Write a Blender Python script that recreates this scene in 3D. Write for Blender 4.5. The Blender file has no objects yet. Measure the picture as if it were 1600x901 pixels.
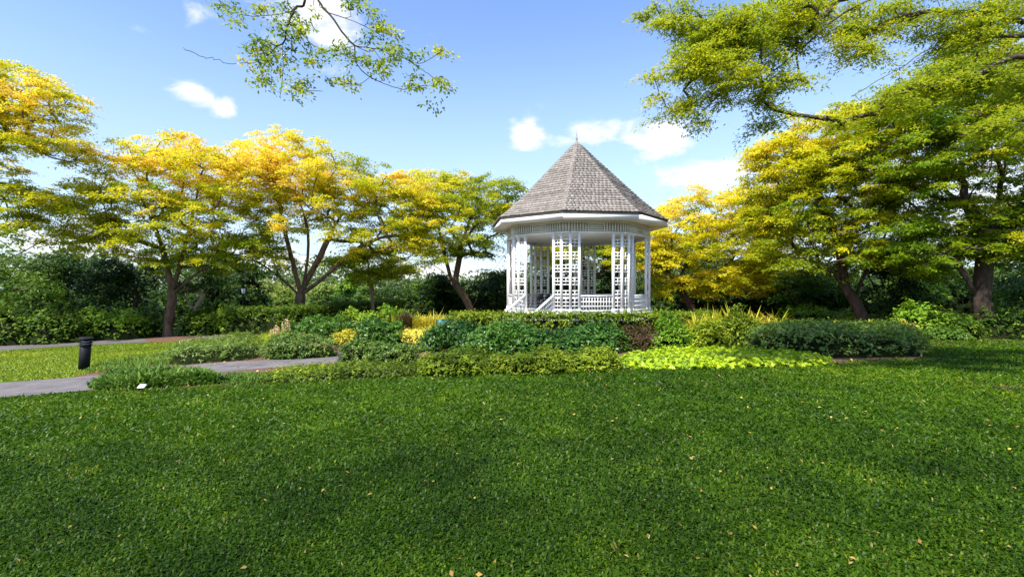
import bpy, math, random
import numpy as np
from mathutils import Vector

rng = np.random.default_rng(7)
random.seed(7)
SC = bpy.context.scene
COL = SC.collection
EYE = 1.7
R = math.radians

# ------------------------------------------------------------------ camera, sun, sky, exposure
cam_d = bpy.data.cameras.new("camera")
cam_d.lens = 18.0
cam_d.sensor_width = 36.0
cam_d.clip_start = 0.05
cam_d.clip_end = 3000
cam = bpy.data.objects.new("camera", cam_d)
cam.location = (0, 0, EYE)
cam.rotation_euler = (R(90), 0, 0)
COL.objects.link(cam)
SC.camera = cam

SUN_EL, SUN_AZ = 52.0, -143.0      # azimuth measured from +Y towards +X: the sun stands behind the camera, to the left
sd = bpy.data.lights.new("sun", 'SUN')
sd.energy = 5.0
sd.angle = R(2.5)
sd.color = (1.0, 0.95, 0.86)
sun = bpy.data.objects.new("sun", sd)
sv = Vector((math.sin(R(SUN_AZ)) * math.cos(R(SUN_EL)), math.cos(R(SUN_AZ)) * math.cos(R(SUN_EL)), math.sin(R(SUN_EL))))
sun.rotation_euler = sv.to_track_quat('Z', 'Y').to_euler()
sun.location = (-20, -30, 60)
COL.objects.link(sun)

SC.view_settings.view_transform = 'Standard'
SC.view_settings.look = 'None'
SC.view_settings.exposure = 0.90
SC.view_settings.gamma = 1.0
SC.view_settings.use_curve_mapping = False
SC.render.engine = 'CYCLES'
SC.cycles.max_bounces = 7
SC.cycles.diffuse_bounces = 4
SC.cycles.transmission_bounces = 4
SC.cycles.sample_clamp_indirect = 6.0


def nd(nt, typ, **kw):
    n = nt.nodes.new(typ)
    for k, v in kw.items():
        if k == 'op':
            n.operation = v
        elif k.startswith('i_'):
            n.inputs[int(k[2:])].default_value = v
        else:
            setattr(n, k, v)
    return n


def math_n(nt, op, a, b=None, c=None, clamp=False):
    n = nt.nodes.new('ShaderNodeMath')
    n.operation = op
    n.use_clamp = clamp
    for i, v in enumerate((a, b, c)):
        if v is None:
            continue
        if isinstance(v, (int, float)):
            n.inputs[i].default_value = v
        else:
            nt.links.new(v, n.inputs[i])
    return n.outputs[0]


def build_world():
    w = bpy.data.worlds.new("World")
    SC.world = w
    w.use_nodes = True
    nt = w.node_tree
    nt.nodes.clear()
    L = nt.links.new
    out = nd(nt, 'ShaderNodeOutputWorld')
    bg = nd(nt, 'ShaderNodeBackground')
    bg.inputs['Strength'].default_value = 0.14
    L(bg.outputs[0], out.inputs[0])
    sky = nd(nt, 'ShaderNodeTexSky')
    sky.sky_type = 'NISHITA'
    sky.sun_disc = False
    sky.sun_elevation = R(SUN_EL)
    sky.sun_rotation = R(SUN_AZ)
    sky.air_density = 1.0
    sky.dust_density = 0.6
    sky.ozone_density = 2.2
    tc = nd(nt, 'ShaderNodeTexCoord')
    sep = nd(nt, 'ShaderNodeSeparateXYZ')
    L(tc.outputs['Generated'], sep.inputs[0])
    az = math_n(nt, 'ARCTAN2', sep.outputs[0], sep.outputs[1])
    el = math_n(nt, 'ARCSINE', sep.outputs[2])
    # clouds: (azimuth, elevation, half width, half height) in degrees, strength
    blobs = []
    for px, py, rx, ry, s in ((305, 145, 50, 28, 1.0), (345, 165, 36, 20, .9), (828, 208, 38, 28, 1.05), (915, 200, 55, 22, 1.1), (870, 217, 60, 13, .85),
                              (1030, 215, 58, 28, 1.3), (1095, 210, 44, 14, .6), (1110, 275, 90, 30, 1.2), (1190, 255, 45, 20, .85),
                              (1060, 285, 60, 20, .7), (500, 40, 90, 60, .95), (300, 12, 50, 18, .55), (1320, 60, 60, 40, .7),
                              (120, 385, 160, 50, 1.2), (430, 425, 150, 40, 1.15), (660, 435, 160, 40, 1.1), (1240, 380, 150, 40, .8),
                              (1500, 300, 200, 90, .9), (200, 180, 24, 10, .3), (420, 182, 22, 10, .45)):
        x, z = (px - 800) / 800, (450 - py) / 800
        a0 = math.atan2(x, 1)
        e0 = math.atan2(z, math.hypot(x, 1))
        c = math.cos(a0)
        blobs.append((a0, e0, rx / 800 * c * c * 1.1, ry / 800 * c * 1.15, s))
    noise = nd(nt, 'ShaderNodeTexNoise')
    noise.inputs['Scale'].default_value = 13.0
    noise.inputs['Detail'].default_value = 7.0
    noise.inputs['Roughness'].default_value = 0.58
    noise.inputs['Distortion'].default_value = 0.35
    mp = nd(nt, 'ShaderNodeMapping')
    mp.inputs['Scale'].default_value = (1, 1, 1.9)
    L(tc.outputs['Generated'], mp.inputs[0])
    L(mp.outputs[0], noise.inputs['Vector'])
    val = None
    for a0, e0, ra, re, s in blobs:
        u = math_n(nt, 'MULTIPLY', math_n(nt, 'SUBTRACT', az, a0), 1 / ra)
        v = math_n(nt, 'MULTIPLY', math_n(nt, 'SUBTRACT', el, e0), 1 / re)
        d2 = math_n(nt, 'ADD', math_n(nt, 'MULTIPLY', u, u), math_n(nt, 'MULTIPLY', v, v))
        g = math_n(nt, 'MULTIPLY', math_n(nt, 'POWER', math.e, math_n(nt, 'MULTIPLY', d2, -1.1)), s)
        val = g if val is None else math_n(nt, 'MAXIMUM', val, g)
    # thin scattered cloud all round the sky
    n2 = nd(nt, 'ShaderNodeTexNoise')
    n2.inputs['Scale'].default_value = 2.6
    n2.inputs['Detail'].default_value = 5.0
    L(mp.outputs[0], n2.inputs['Vector'])
    gen = math_n(nt, 'MULTIPLY', math_n(nt, 'SUBTRACT', n2.outputs[0], 0.56), 2.2, clamp=True)
    val = math_n(nt, 'MAXIMUM', val, gen)
    tot = math_n(nt, 'ADD', math_n(nt, 'MULTIPLY', val, 1.15), math_n(nt, 'MULTIPLY', math_n(nt, 'SUBTRACT', noise.outputs[0], 0.5), 2.5))
    mr = nd(nt, 'ShaderNodeMapRange')
    mr.interpolation_type = 'SMOOTHSTEP'
    mr.inputs['From Min'].default_value = 0.44
    mr.inputs['From Max'].default_value = 1.22
    mr.inputs['To Max'].default_value = 0.97
    L(tot, mr.inputs['Value'])
    # low white veil towards the horizon
    hz = nd(nt, 'ShaderNodeMapRange')
    hz.interpolation_type = 'SMOOTHSTEP'
    hz.inputs['From Min'].default_value = 0.5
    hz.inputs['From Max'].default_value = -0.02
    hz.inputs['To Max'].default_value = 0.74
    L(el, hz.inputs['Value'])
    mx0 = nd(nt, 'ShaderNodeMix', data_type='RGBA')
    L(hz.outputs[0], mx0.inputs[0])
    tintn = nd(nt, 'ShaderNodeMix', data_type='RGBA', blend_type='MULTIPLY')
    tintn.inputs[0].default_value = 1.0
    L(sky.outputs[0], tintn.inputs[6])
    tintn.inputs[7].default_value = SKY_TINT
    L(tintn.outputs[2], mx0.inputs[6])
    mx0.inputs[7].default_value = (2.9, 3.55, 4.1, 1)
    mx = nd(nt, 'ShaderNodeMix', data_type='RGBA')
    L(mr.outputs[0], mx.inputs[0])
    L(mx0.outputs[2], mx.inputs[6])
    mx.inputs[7].default_value = (4.5, 4.55, 4.6, 1)
    L(mx.outputs[2], bg.inputs['Color'])


SKY_TINT = (1.0, 1.05, 1.20, 1)
build_world()


# ------------------------------------------------------------------ helpers
def link(o, parent=None):
    COL.objects.link(o)
    if parent is not None:
        o.parent = parent
    return o


def tag(o, label, cat, group=None, kind=None):
    if label:
        o['label'] = label
    if cat:
        o['category'] = cat
    if group:
        o['group'] = group
    if kind:
        o['kind'] = kind
    return o


def thing(name, loc, label, cat, group=None):
    o = bpy.data.objects.new(name, None)
    o.empty_display_size = 0.2
    o.location = loc
    link(o)
    return tag(o, label, cat, group)


def mesh_np(name, V, F, mat, parent=None, attrs=None, smooth=False, local=None):
    """V (n,3); F a (m,k) array or list of such arrays; attrs: face floats"""
    me = bpy.data.meshes.new(name)
    V = np.asarray(V, np.float32)
    if local is not None:
        V = V - np.asarray(local, np.float32)
    if not isinstance(F, list):
        F = [F]
    F = [np.asarray(f, np.int32) for f in F if len(f)]
    nl = sum(f.size for f in F)
    nf = sum(len(f) for f in F)
    me.vertices.add(len(V))
    me.vertices.foreach_set('co', V.ravel())
    me.loops.add(nl)
    me.loops.foreach_set('vertex_index', np.concatenate([f.ravel() for f in F]))
    me.polygons.add(nf)
    tot = np.concatenate([np.full(len(f), f.shape[1], np.int32) for f in F])
    st = np.concatenate([[0], np.cumsum(tot)[:-1]]).astype(np.int32)
    me.polygons.foreach_set('loop_start', st)
    me.polygons.foreach_set('loop_total', tot)
    if smooth:
        me.polygons.foreach_set('use_smooth', np.ones(nf, bool))
    me.update(calc_edges=True)
    for k, a in (attrs or {}).items():
        at = me.attributes.new(k, 'FLOAT', 'FACE')
        at.data.foreach_set('value', np.asarray(a, np.float32))
    me.materials.append(mat)
    o = bpy.data.objects.new(name, me)
    return link(o, parent)


class MB:
    """collects boxes, bars, lathes and tubes; build() links them as ONE mesh"""

    def __init__(self):
        self.v, self.f, self.n, self.t = [], {}, 0, {}

    def add(self, V, faces, tint=0.5):
        V = np.asarray(V, float)
        for k in faces:
            self.f.setdefault(len(k), []).append([i + self.n for i in k])
            self.t.setdefault(len(k), []).append(tint)
        self.v.append(V)
        self.n += len(V)

    def hexa(self, a, tint=0.5):
        self.add(a, [(0, 3, 2, 1), (4, 5, 6, 7), (0, 1, 5, 4), (1, 2, 6, 5), (2, 3, 7, 6), (3, 0, 4, 7)], tint)

    def box(self, c, s, rz=0.0, tint=0.5):
        x, y, z = s[0] / 2, s[1] / 2, s[2] / 2
        p = np.array([(-x, -y, -z), (x, -y, -z), (x, y, -z), (-x, y, -z), (-x, -y, z), (x, -y, z), (x, y, z), (-x, y, z)])
        ca, sa = math.cos(rz), math.sin(rz)
        q = p.copy()
        q[:, 0] = p[:, 0] * ca - p[:, 1] * sa
        q[:, 1] = p[:, 0] * sa + p[:, 1] * ca
        self.hexa(q + np.asarray(c), tint)

    def bar(self, p, q, w, h, tint=0.5):
        """box from p to q; w across (horizontal), h in the remaining direction"""
        p, q = np.asarray(p, float), np.asarray(q, float)
        d = q - p
        d = d / np.linalg.norm(d)
        up = np.array((0, 0, 1.0)) if abs(d[2]) < .95 else np.array((1.0, 0, 0))
        s = np.cross(d, up)
        s /= np.linalg.norm(s)
        u = np.cross(s, d)
        a = []
        for e in (p, q):
            for i, j in ((-1, -1), (1, -1), (1, 1), (-1, 1)):
                a.append(e + s * i * w / 2 + u * j * h / 2)
        self.hexa(a, tint)

    def lathe(self, prof, c=(0, 0, 0), n=16, tint=0.5):
        c = np.asarray(c, float)
        V = []
        for r, z in prof:
            for k in range(n):
                a = 2 * math.pi * k / n
                V.append((c[0] + r * math.cos(a), c[1] + r * math.sin(a), c[2] + z))
        F = []
        for i in range(len(prof) - 1):
            for k in range(n):
                k2 = (k + 1) % n
                F.append((i * n + k, i * n + k2, (i + 1) * n + k2, (i + 1) * n + k))
        F.append(tuple(range(n - 1, -1, -1)))
        F.append(tuple((len(prof) - 1) * n + k for k in range(n)))
        self.add(V, F, tint)

    def tube(self, pts, rad, n=6, tint=0.5):
        pts = np.asarray(pts, float)
        m = len(pts)
        V = []
        for i in range(m):
            d = pts[min(i + 1, m - 1)] - pts[max(i - 1, 0)]
            d = d / (np.linalg.norm(d) + 1e-9)
            if i == 0:
                s = np.cross(d, (0.0, 0.0, 1.0) if abs(d[2]) < .9 else (1.0, 0.0, 0.0))
            else:
                s = s - d * (s @ d)
                if np.linalg.norm(s) < .05:
                    s = np.cross(d, (0.3, 0.5, .8))
            s = s / np.linalg.norm(s)
            u = np.cross(s, d)
            for k in range(n):
                a = 2 * math.pi * k / n
                V.append(pts[i] + rad[i] * (math.cos(a) * s + math.sin(a) * u))
        F = []
        for i in range(m - 1):
            for k in range(n):
                k2 = (k + 1) % n
                F.append((i * n + k, i * n + k2, (i + 1) * n + k2, (i + 1) * n + k))
        F.append(tuple(range(n - 1, -1, -1)))
        F.append(tuple((m - 1) * n + k for k in range(n)))
        self.add(V, F, tint)

    def build(self, name, mat, parent=None, smooth=False, local=None):
        ks = list(self.f)
        return mesh_np(name, np.concatenate(self.v), [np.array(self.f[k]) for k in ks], mat, parent,
                       {'tint': np.concatenate([np.array(self.t[k]) for k in ks])}, smooth, local)


def part(mb, name, mat, root, smooth=False, label=None):
    """a child of a thing; mb holds world coordinates, the child is stored about its thing's base"""
    o = mb.build(name, mat, root, smooth, local=root_world(root))
    if label:
        o['label'] = label
    return o


def root_world(o):
    p = Vector((0, 0, 0))
    while o is not None:
        p = p + o.location
        o = o.parent
    return np.array(p)


# ------------------------------------------------------------------ materials
def base_mat(name):
    m = bpy.data.materials.new(name)
    m.use_nodes = True
    nt = m.node_tree
    b = nt.nodes['Principled BSDF']
    return m, nt, b


def ramp(nt, fac, stops, interp='LINEAR'):
    r = nt.nodes.new('ShaderNodeValToRGB')
    e = r.color_ramp.elements
    r.color_ramp.interpolation = interp
    while len(e) < len(stops):
        e.new(0.5)
    for el, (p, c) in zip(e, stops):
        el.position = p
        el.color = (*c, 1)
    nt.links.new(fac, r.inputs[0])
    return r.outputs[0]


def leaf_mat(name, stops, transl=0.4, rough=0.5, spec=0.22, boost=1.35):
    m, nt, b = base_mat(name)
    L = nt.links.new
    at = nd(nt, 'ShaderNodeAttribute', attribute_name='tint')
    col = ramp(nt, at.outputs['Fac'], stops)
    L(col, b.inputs['Base Color'])
    b.inputs['Roughness'].default_value = rough
    b.inputs['Specular IOR Level'].default_value = spec
    tr = nd(nt, 'ShaderNodeBsdfTranslucent')
    br = nd(nt, 'ShaderNodeMix', data_type='RGBA', blend_type='MULTIPLY')
    br.inputs[0].default_value = 1.0
    L(col, br.inputs[6])
    br.inputs[7].default_value = (boost, boost, boost * .7, 1)
    L(br.outputs[2], tr.inputs[0])
    mix = nd(nt, 'ShaderNodeMixShader')
    mix.inputs[0].default_value = transl
    L(b.outputs[0], mix.inputs[1])
    L(tr.outputs[0], mix.inputs[2])
    L(mix.outputs[0], nt.nodes['Material Output'].inputs[0])
    return m


def noise_mat(name, c1, c2, scale=6.0, rough=0.8, bump=0.3, c3=None, spec=0.3, detail=6, stretch=(1, 1, 1), tint_amt=0.0, bscale=None):
    m, nt, b = base_mat(name)
    L = nt.links.new
    tc = nd(nt, 'ShaderNodeTexCoord')
    mp = nd(nt, 'ShaderNodeMapping')
    mp.inputs['Scale'].default_value = stretch
    L(tc.outputs['Object'], mp.inputs[0])
    n = nd(nt, 'ShaderNodeTexNoise')
    n.inputs['Scale'].default_value = scale
    n.inputs['Detail'].default_value = detail
    n.inputs['Roughness'].default_value = 0.62
    L(mp.outputs[0], n.inputs['Vector'])
    st = [(0.32, c1), (0.68, c2)] if c3 is None else [(0.3, c1), (0.5, c2), (0.7, c3)]
    col = ramp(nt, n.outputs[0], st)
    if tint_amt:
        at = nd(nt, 'ShaderNodeAttribute', attribute_name='tint')
        mr = nd(nt, 'ShaderNodeMapRange')
        mr.inputs['To Min'].default_value = 1 - tint_amt
        mr.inputs['To Max'].default_value = 1 + tint_amt
        L(at.outputs['Fac'], mr.inputs[0])
        mm = nd(nt, 'ShaderNodeVectorMath', operation='SCALE')
        L(col, mm.inputs[0])
        L(mr.outputs[0], mm.inputs['Scale'])
        col = mm.outputs[0]
    L(col, b.inputs['Base Color'])
    b.inputs['Roughness'].default_value = rough
    b.inputs['Specular IOR Level'].default_value = spec
    if bump:
        n2 = nd(nt, 'ShaderNodeTexNoise')
        n2.inputs['Scale'].default_value = bscale or scale * 3
        n2.inputs['Detail'].default_value = 6
        L(mp.outputs[0], n2.inputs['Vector'])
        bp = nd(nt, 'ShaderNodeBump')
        bp.inputs['Strength'].default_value = bump
        bp.inputs['Distance'].default_value = 0.03
        L(n2.outputs[0], bp.inputs['Height'])
        L(bp.outputs[0], b.inputs['Normal'])
    return m


M = {}
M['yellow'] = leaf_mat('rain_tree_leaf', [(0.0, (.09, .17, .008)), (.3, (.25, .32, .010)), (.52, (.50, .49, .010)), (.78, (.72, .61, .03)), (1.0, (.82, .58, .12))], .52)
M['yellowgreen'] = leaf_mat('rain_tree_green_leaf', [(0.0, (.04, .09, .006)), (.4, (.15, .25, .008)), (.7, (.38, .40, .008)), (1.0, (.66, .50, .012))], .52)
M['near'] = leaf_mat('near_branch_leaf', [(0.0, (.08, .15, .02)), (.45, (.29, .34, .018)), (.8, (.54, .48, .014)), (1.0, (.75, .42, .04))], .58)
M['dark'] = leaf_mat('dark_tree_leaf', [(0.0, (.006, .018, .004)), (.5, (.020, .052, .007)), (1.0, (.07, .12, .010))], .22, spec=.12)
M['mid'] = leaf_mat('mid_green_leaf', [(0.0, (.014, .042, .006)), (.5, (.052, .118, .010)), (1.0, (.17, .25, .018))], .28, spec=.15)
M['bright'] = leaf_mat('bright_green_leaf', [(0.0, (.06, .15, .015)), (.5, (.15, .30, .02)), (1.0, (.30, .42, .03))], .35)
M['farpale'] = leaf_mat('pale_far_leaf', [(0.0, (.10, .18, .04)), (.5, (.22, .30, .06)), (1.0, (.38, .40, .09))], .35)
M['farwood'] = leaf_mat('far_wood_leaf', [(0.0, (.03, .06, .02)), (.5, (.08, .13, .035)), (1.0, (.20, .25, .06))], .3, spec=.1)
M['gloss'] = leaf_mat('glossy_shrub_leaf', [(0.0, (.010, .038, .005)), (.5, (.034, .108, .010)), (1.0, (.11, .23, .022))], .25, .4, .35)
M['grey'] = leaf_mat('grey_green_shrub_leaf', [(0.0, (.025, .06, .02)), (.5, (.075, .150, .011)), (1.0, (.24, .32, .055))], .25, .42, .35)
M['olive'] = leaf_mat('olive_shrub_leaf', [(0.0, (.06, .10, .006)), (.5, (.17, .25, .012)), (1.0, (.34, .40, .025))], .3)
M['lime'] = leaf_mat('lime_groundcover_leaf', [(0.0, (.16, .28, .008)), (.5, (.38, .50, .012)), (1.0, (.56, .66, .03))], .35, .45, .4)
M['gold'] = leaf_mat('gold_leaf', [(0.0, (.34, .33, .02)), (.5, (.58, .52, .05)), (1.0, (.76, .66, .12))], .3)
M['strap'] = leaf_mat('yellow_strap_leaf', [(0.0, (.10, .20, .012)), (.45, (.30, .36, .02)), (.75, (.56, .48, .04)), (1.0, (.66, .46, .07))], .35)
M['brownleaf'] = leaf_mat('brown_shrub_leaf', [(0.0, (.04, .028, .012)), (.6, (.11, .075, .03)), (1.0, (.19, .16, .04))], .2)
M['lirio'] = leaf_mat('lily_turf_leaf', [(0.0, (.03, .075, .012)), (.5, (.075, .16, .02)), (1.0, (.16, .24, .03))], .25, .5, .14)
M['hedge'] = leaf_mat('hedge_leaf', [(0.0, (.03, .07, .006)), (.5, (.095, .165, .008)), (1.0, (.24, .28, .012))], .25)
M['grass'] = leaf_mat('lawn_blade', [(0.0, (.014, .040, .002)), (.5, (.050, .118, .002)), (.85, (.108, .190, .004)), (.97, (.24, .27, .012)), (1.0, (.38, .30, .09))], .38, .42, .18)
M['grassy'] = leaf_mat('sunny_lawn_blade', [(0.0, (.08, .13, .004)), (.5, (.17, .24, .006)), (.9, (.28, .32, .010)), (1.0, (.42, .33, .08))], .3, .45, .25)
M['fallen'] = leaf_mat('dry_leaf', [(0.0, (.30, .15, .05)), (.5, (.55, .36, .08)), (.8, (.62, .45, .09)), (1.0, (.58, .44, .22))], .2)
M['flower'] = leaf_mat('flower_petal', [(0.0, (.55, .30, .06)), (1.0, (.80, .66, .45))], .3)
M['bark'] = noise_mat('rain_tree_bark', (.045, .028, .018), (.16, .10, .065), 5, .9, .8, stretch=(1, 1, .35))
M['barkdark'] = noise_mat('dark_bark', (.018, .012, .010), (.075, .05, .038), 6, .9, .8, stretch=(1, 1, .4))
M['barkpale'] = noise_mat('pale_bark', (.16, .11, .07), (.30, .23, .16), 8, .9, .5, stretch=(1, 1, .4))
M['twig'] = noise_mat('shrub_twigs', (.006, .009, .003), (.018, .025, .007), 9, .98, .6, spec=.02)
M['white'] = noise_mat('white_painted_wood', (.76, .75, .72), (.86, .855, .835), 2.2, .5, .06, tint_amt=.02)
M['friezeshade'] = noise_mat('frieze_shade_tint', (.44, .45, .39), (.52, .53, .47), 3, .6, .06)  # shade and green bounce behind the fretwork, put into the board's colour
M['ceil'] = noise_mat('ceiling_boards', (.76, .75, .74), (.82, .81, .80), 2, .6, .05)
M['shingle'] = noise_mat('weathered_wood_shingle', (.165, .145, .13), (.29, .258, .232), 9, .85, .4, tint_amt=.26, stretch=(1, 1, .5))
M['roofbase'] = noise_mat('roof_underlay', (.05, .04, .035), (.09, .075, .06), 6, .9, .2)
M['lead'] = noise_mat('finial_metal', (.16, .14, .14), (.28, .25, .25), 9, .5, .1, spec=.5)
M['black'] = noise_mat('black_powder_coat', (.006, .006, .008), (.014, .014, .018), 9, .6, .08, spec=.18)
M['glass'] = noise_mat('frosted_lamp_glass', (.70, .73, .76), (.80, .82, .85), 6, .3, .02, spec=.5)
M['teal'] = noise_mat('teal_painted_metal', (.03, .12, .13), (.06, .20, .20), 5, .4, .05, spec=.5)
M['floorpaint'] = noise_mat('grey_floor_paint', (.30, .29, .28), (.40, .39, .38), 4, .7, .1)
M['path'] = noise_mat('path_concrete', (.085, .078, .08), (.135, .122, .124), 2.2, .9, .35, c3=(.18, .162, .16), bscale=60)
M['asphalt'] = noise_mat('path_asphalt', (.085, .078, .078), (.135, .122, .12), 1.4, .9, .35, bscale=50)
M['soil'] = noise_mat('bark_mulch', (.035, .02, .012), (.13, .065, .042), 14, .95, 1.0, c3=(.24, .13, .085), bscale=30)
M['plate'] = noise_mat('white_label_plate', (.82, .82, .80), (.88, .88, .86), 5, .4, .02)
M['terra'] = noise_mat('terracotta', (.36, .12, .05), (.50, .18, .08), 9, .8, .2)


def ground_mat():
    m, nt, b = base_mat('lawn_turf')
    L = nt.links.new
    tc = nd(nt, 'ShaderNodeTexCoord')
    n1 = nd(nt, 'ShaderNodeTexNoise')
    n1.inputs['Scale'].default_value = 9.0
    n1.inputs['Detail'].default_value = 8
    n1.inputs['Roughness'].default_value = .75
    L(tc.outputs['Object'], n1.inputs['Vector'])
    n2 = nd(nt, 'ShaderNodeTexNoise')
    n2.inputs['Scale'].default_value = 0.22
    n2.inputs['Detail'].default_value = 3
    L(tc.outputs['Object'], n2.inputs['Vector'])
    c1 = ramp(nt, n1.outputs[0], [(.3, (.022, .045, .006)), (.55, (.055, .115, .010)), (.72, (.10, .17, .016))])
    c2 = ramp(nt, n1.outputs[0], [(.3, (.04, .055, .008)), (.55, (.09, .135, .010)), (.72, (.15, .19, .02))])
    mx = nd(nt, 'ShaderNodeMix', data_type='RGBA')
    L(math_n(nt, 'MULTIPLY', math_n(nt, 'SUBTRACT', n2.outputs[0], .42), 4, clamp=True), mx.inputs[0])
    L(c1, mx.inputs[6])
    L(c2, mx.inputs[7])
    L(mx.outputs[2], b.inputs['Base Color'])
    b.inputs['Roughness'].default_value = .9
    b.inputs['Specular IOR Level'].default_value = .15
    bp = nd(nt, 'ShaderNodeBump')
    bp.inputs['Strength'].default_value = .8
    bp.inputs['Distance'].default_value = .05
    L(n1.outputs[0], bp.inputs['Height'])
    L(bp.outputs[0], b.inputs['Normal'])
    return m


M['ground'] = ground_mat()

# ------------------------------------------------------------------ terrain
CTRL = np.array([
    (0, -8, 0), (0, 0, 0), (0, 5, 0), (-8, 5, -.06), (8, 5, 0), (16, 5, -.02), (-16, 5, -.4), (0, 11, -.10), (-9, 11, -.34), (9, 11, -.14), (17, 11, -.22),
    (-13, 15.4, -.78), (-20, 15, -1.0), (-30, 15, -1.2), (-20, 22, -1.08), (-13, 22, -.80), (-20, 29, -1.13), (-28, 30, -1.2), (-6, 16, -.40), (0, 16, -.22),
    (4, 20, -.25), (4, 31, -.55), (-5, 27, -.5), (-12, 31, -.55), (-17, 31, -.95), (13, 20, -.42), (22, 24, -.72), (14, 31, -.6), (23, 15, -.35), (30, 30, -.8),
    (0, 45, -.5), (-20, 45, -1.1), (20, 45, -.8), (-40, 40, -1.2), (40, 40, -1.0), (0, 70, -1.0), (-40, 80, -1.2), (40, 80, -1.1), (-45, 10, -1.2), (45, 10, -.8), (0, -40, -.2)], float)


def ground(x, y, s=5.5):
    x = np.asarray(x, float)
    y = np.asarray(y, float)
    d2 = (x[..., None] - CTRL[:, 0]) ** 2 + (y[..., None] - CTRL[:, 1]) ** 2
    d2 = d2 - d2.min(axis=-1, keepdims=True)
    w = np.exp(-d2 / (2 * s * s))
    return (w * CTRL[:, 2]).sum(-1) / w.sum(-1)


def gz(x, y):
    return float(ground(np.array([x]), np.array([y]))[0])


def hit(px, py):
    """the place on the ground seen at photograph pixel (px, py)"""
    a, b = (px - 800) / 800.0, (450 - py) / 800.0
    lo, hi = 1.5, 200.0
    for _ in range(60):
        m = (lo + hi) / 2
        if EYE + b * m > gz(a * m, m):
            lo = m
        else:
            hi = m
    return np.array((a * lo, lo, gz(a * lo, lo)))


def at(px, py, d):
    return np.array(((px - 800) / 800.0 * d, d, EYE + (450 - py) / 800.0 * d))


def sheet_ground():
    def axis(lo, hi, step, far):
        a = list(np.arange(lo, hi + .01, step))
        s, p = step, lo
        left = []
        while p > -far:
            s *= 1.35
            p -= s
            left.append(p)
        s, p = step, hi
        right = []
        while p < far:
            s *= 1.35
            p += s
            right.append(p)
        return np.array(left[::-1] + a + right)
    xs, ys = axis(-32, 32, .5, 900), axis(-6, 46, .5, 900)
    X, Y = np.meshgrid(xs, ys)
    Z = ground(X, Y)
    V = np.stack([X, Y, Z], -1).reshape(-1, 3)
    nx, ny = len(xs), len(ys)
    i = np.arange(nx * ny).reshape(ny, nx)
    F = np.stack([i[:-1, :-1], i[:-1, 1:], i[1:, 1:], i[1:, :-1]], -1).reshape(-1, 4)
    o = mesh_np('ground', V, F, M['ground'], smooth=True)
    tag(o, 'rolling green lawn ground falling gently away to the left', None, kind='structure')


sheet_ground()


def poly_sdf(P, poly):
    """signed distance inside (+) of points P to polygon"""
    x, y = P[:, 0], P[:, 1]
    inside = np.zeros(len(P), bool)
    dmin = np.full(len(P), 1e9)
    n = len(poly)
    for i in range(n):
        a, b = poly[i], poly[(i + 1) % n]
        ab = b - a
        t = np.clip(((x - a[0]) * ab[0] + (y - a[1]) * ab[1]) / (ab @ ab + 1e-12), 0, 1)
        dmin = np.minimum(dmin, np.hypot(x - a[0] - t * ab[0], y - a[1] - t * ab[1]))
        c = ((a[1] > y) != (b[1] > y)) & (x < (b[0] - a[0]) * (y - a[1]) / (b[1] - a[1] + 1e-12) + a[0])
        inside ^= c
    return np.where(inside, dmin, -dmin)


def smooth_poly(pts, n=4):
    """closed Catmull-Rom"""
    pts = np.asarray(pts, float)
    m = len(pts)
    out = []
    for i in range(m):
        p0, p1, p2, p3 = pts[i - 1], pts[i], pts[(i + 1) % m], pts[(i + 2) % m]
        for k in range(n):
            t = k / n
            out.append(.5 * ((2 * p1) + (-p0 + p2) * t + (2 * p0 - 5 * p1 + 4 * p2 - p3) * t * t + (-p0 + 3 * p1 - 3 * p2 + p3) * t ** 3))
    return np.array(out)


def curve(pts, n=6):
    pts = np.asarray(pts, float)
    m = len(pts)
    out = []
    for i in range(m - 1):
        p0, p1, p2, p3 = pts[max(i - 1, 0)], pts[i], pts[i + 1], pts[min(i + 2, m - 1)]
        for k in range(n):
            t = k / n
            out.append(.5 * ((2 * p1) + (-p0 + p2) * t + (2 * p0 - 5 * p1 + 4 * p2 - p3) * t * t + (-p0 + 3 * p1 - 3 * p2 + p3) * t ** 3))
    out.append(pts[-1])
    return np.array(out)


def plate(name, poly, mat, lift, label, cell=.3):
    """a sheet on the ground inside poly: inner grid cells plus a fan of cells snapped to the outline"""
    poly = np.asarray(poly)[:, :2]
    lo, hi = poly.min(0) - cell, poly.max(0) + cell
    xs, ys = np.arange(lo[0], hi[0], cell), np.arange(lo[1], hi[1], cell)
    X, Y = np.meshgrid(xs, ys)
    P = np.stack([X.ravel(), Y.ravel()], 1)
    s = poly_sdf(P, poly)
    # pull the points just outside onto the outline
    n = len(poly)
    seg = np.concatenate([poly + (np.roll(poly, -1, 0) - poly) * t for t in np.linspace(0, 1, 8, endpoint=False)])
    band = (s < 0) & (s > -cell * 1.5)
    idx = np.where(band)[0]
    for j in idx:
        P[j] = seg[np.argmin(((seg - P[j]) ** 2).sum(1))]
    ok = s > -cell * 1.5
    i = np.arange(len(P)).reshape(X.shape)
    F = np.stack([i[:-1, :-1], i[:-1, 1:], i[1:, 1:], i[1:, :-1]], -1).reshape(-1, 4)
    keep = ok[F].all(1) & (s[F] > 0).any(1)
    F = F[keep]
    used = np.unique(F)
    re = -np.ones(len(P), int)
    re[used] = np.arange(len(used))
    P = P[used]
    V = np.column_stack([P, ground(P[:, 0], P[:, 1]) + lift])
    return tag(mesh_np(name, V, re[F], mat, smooth=True), label, None, kind='structure')


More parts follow.
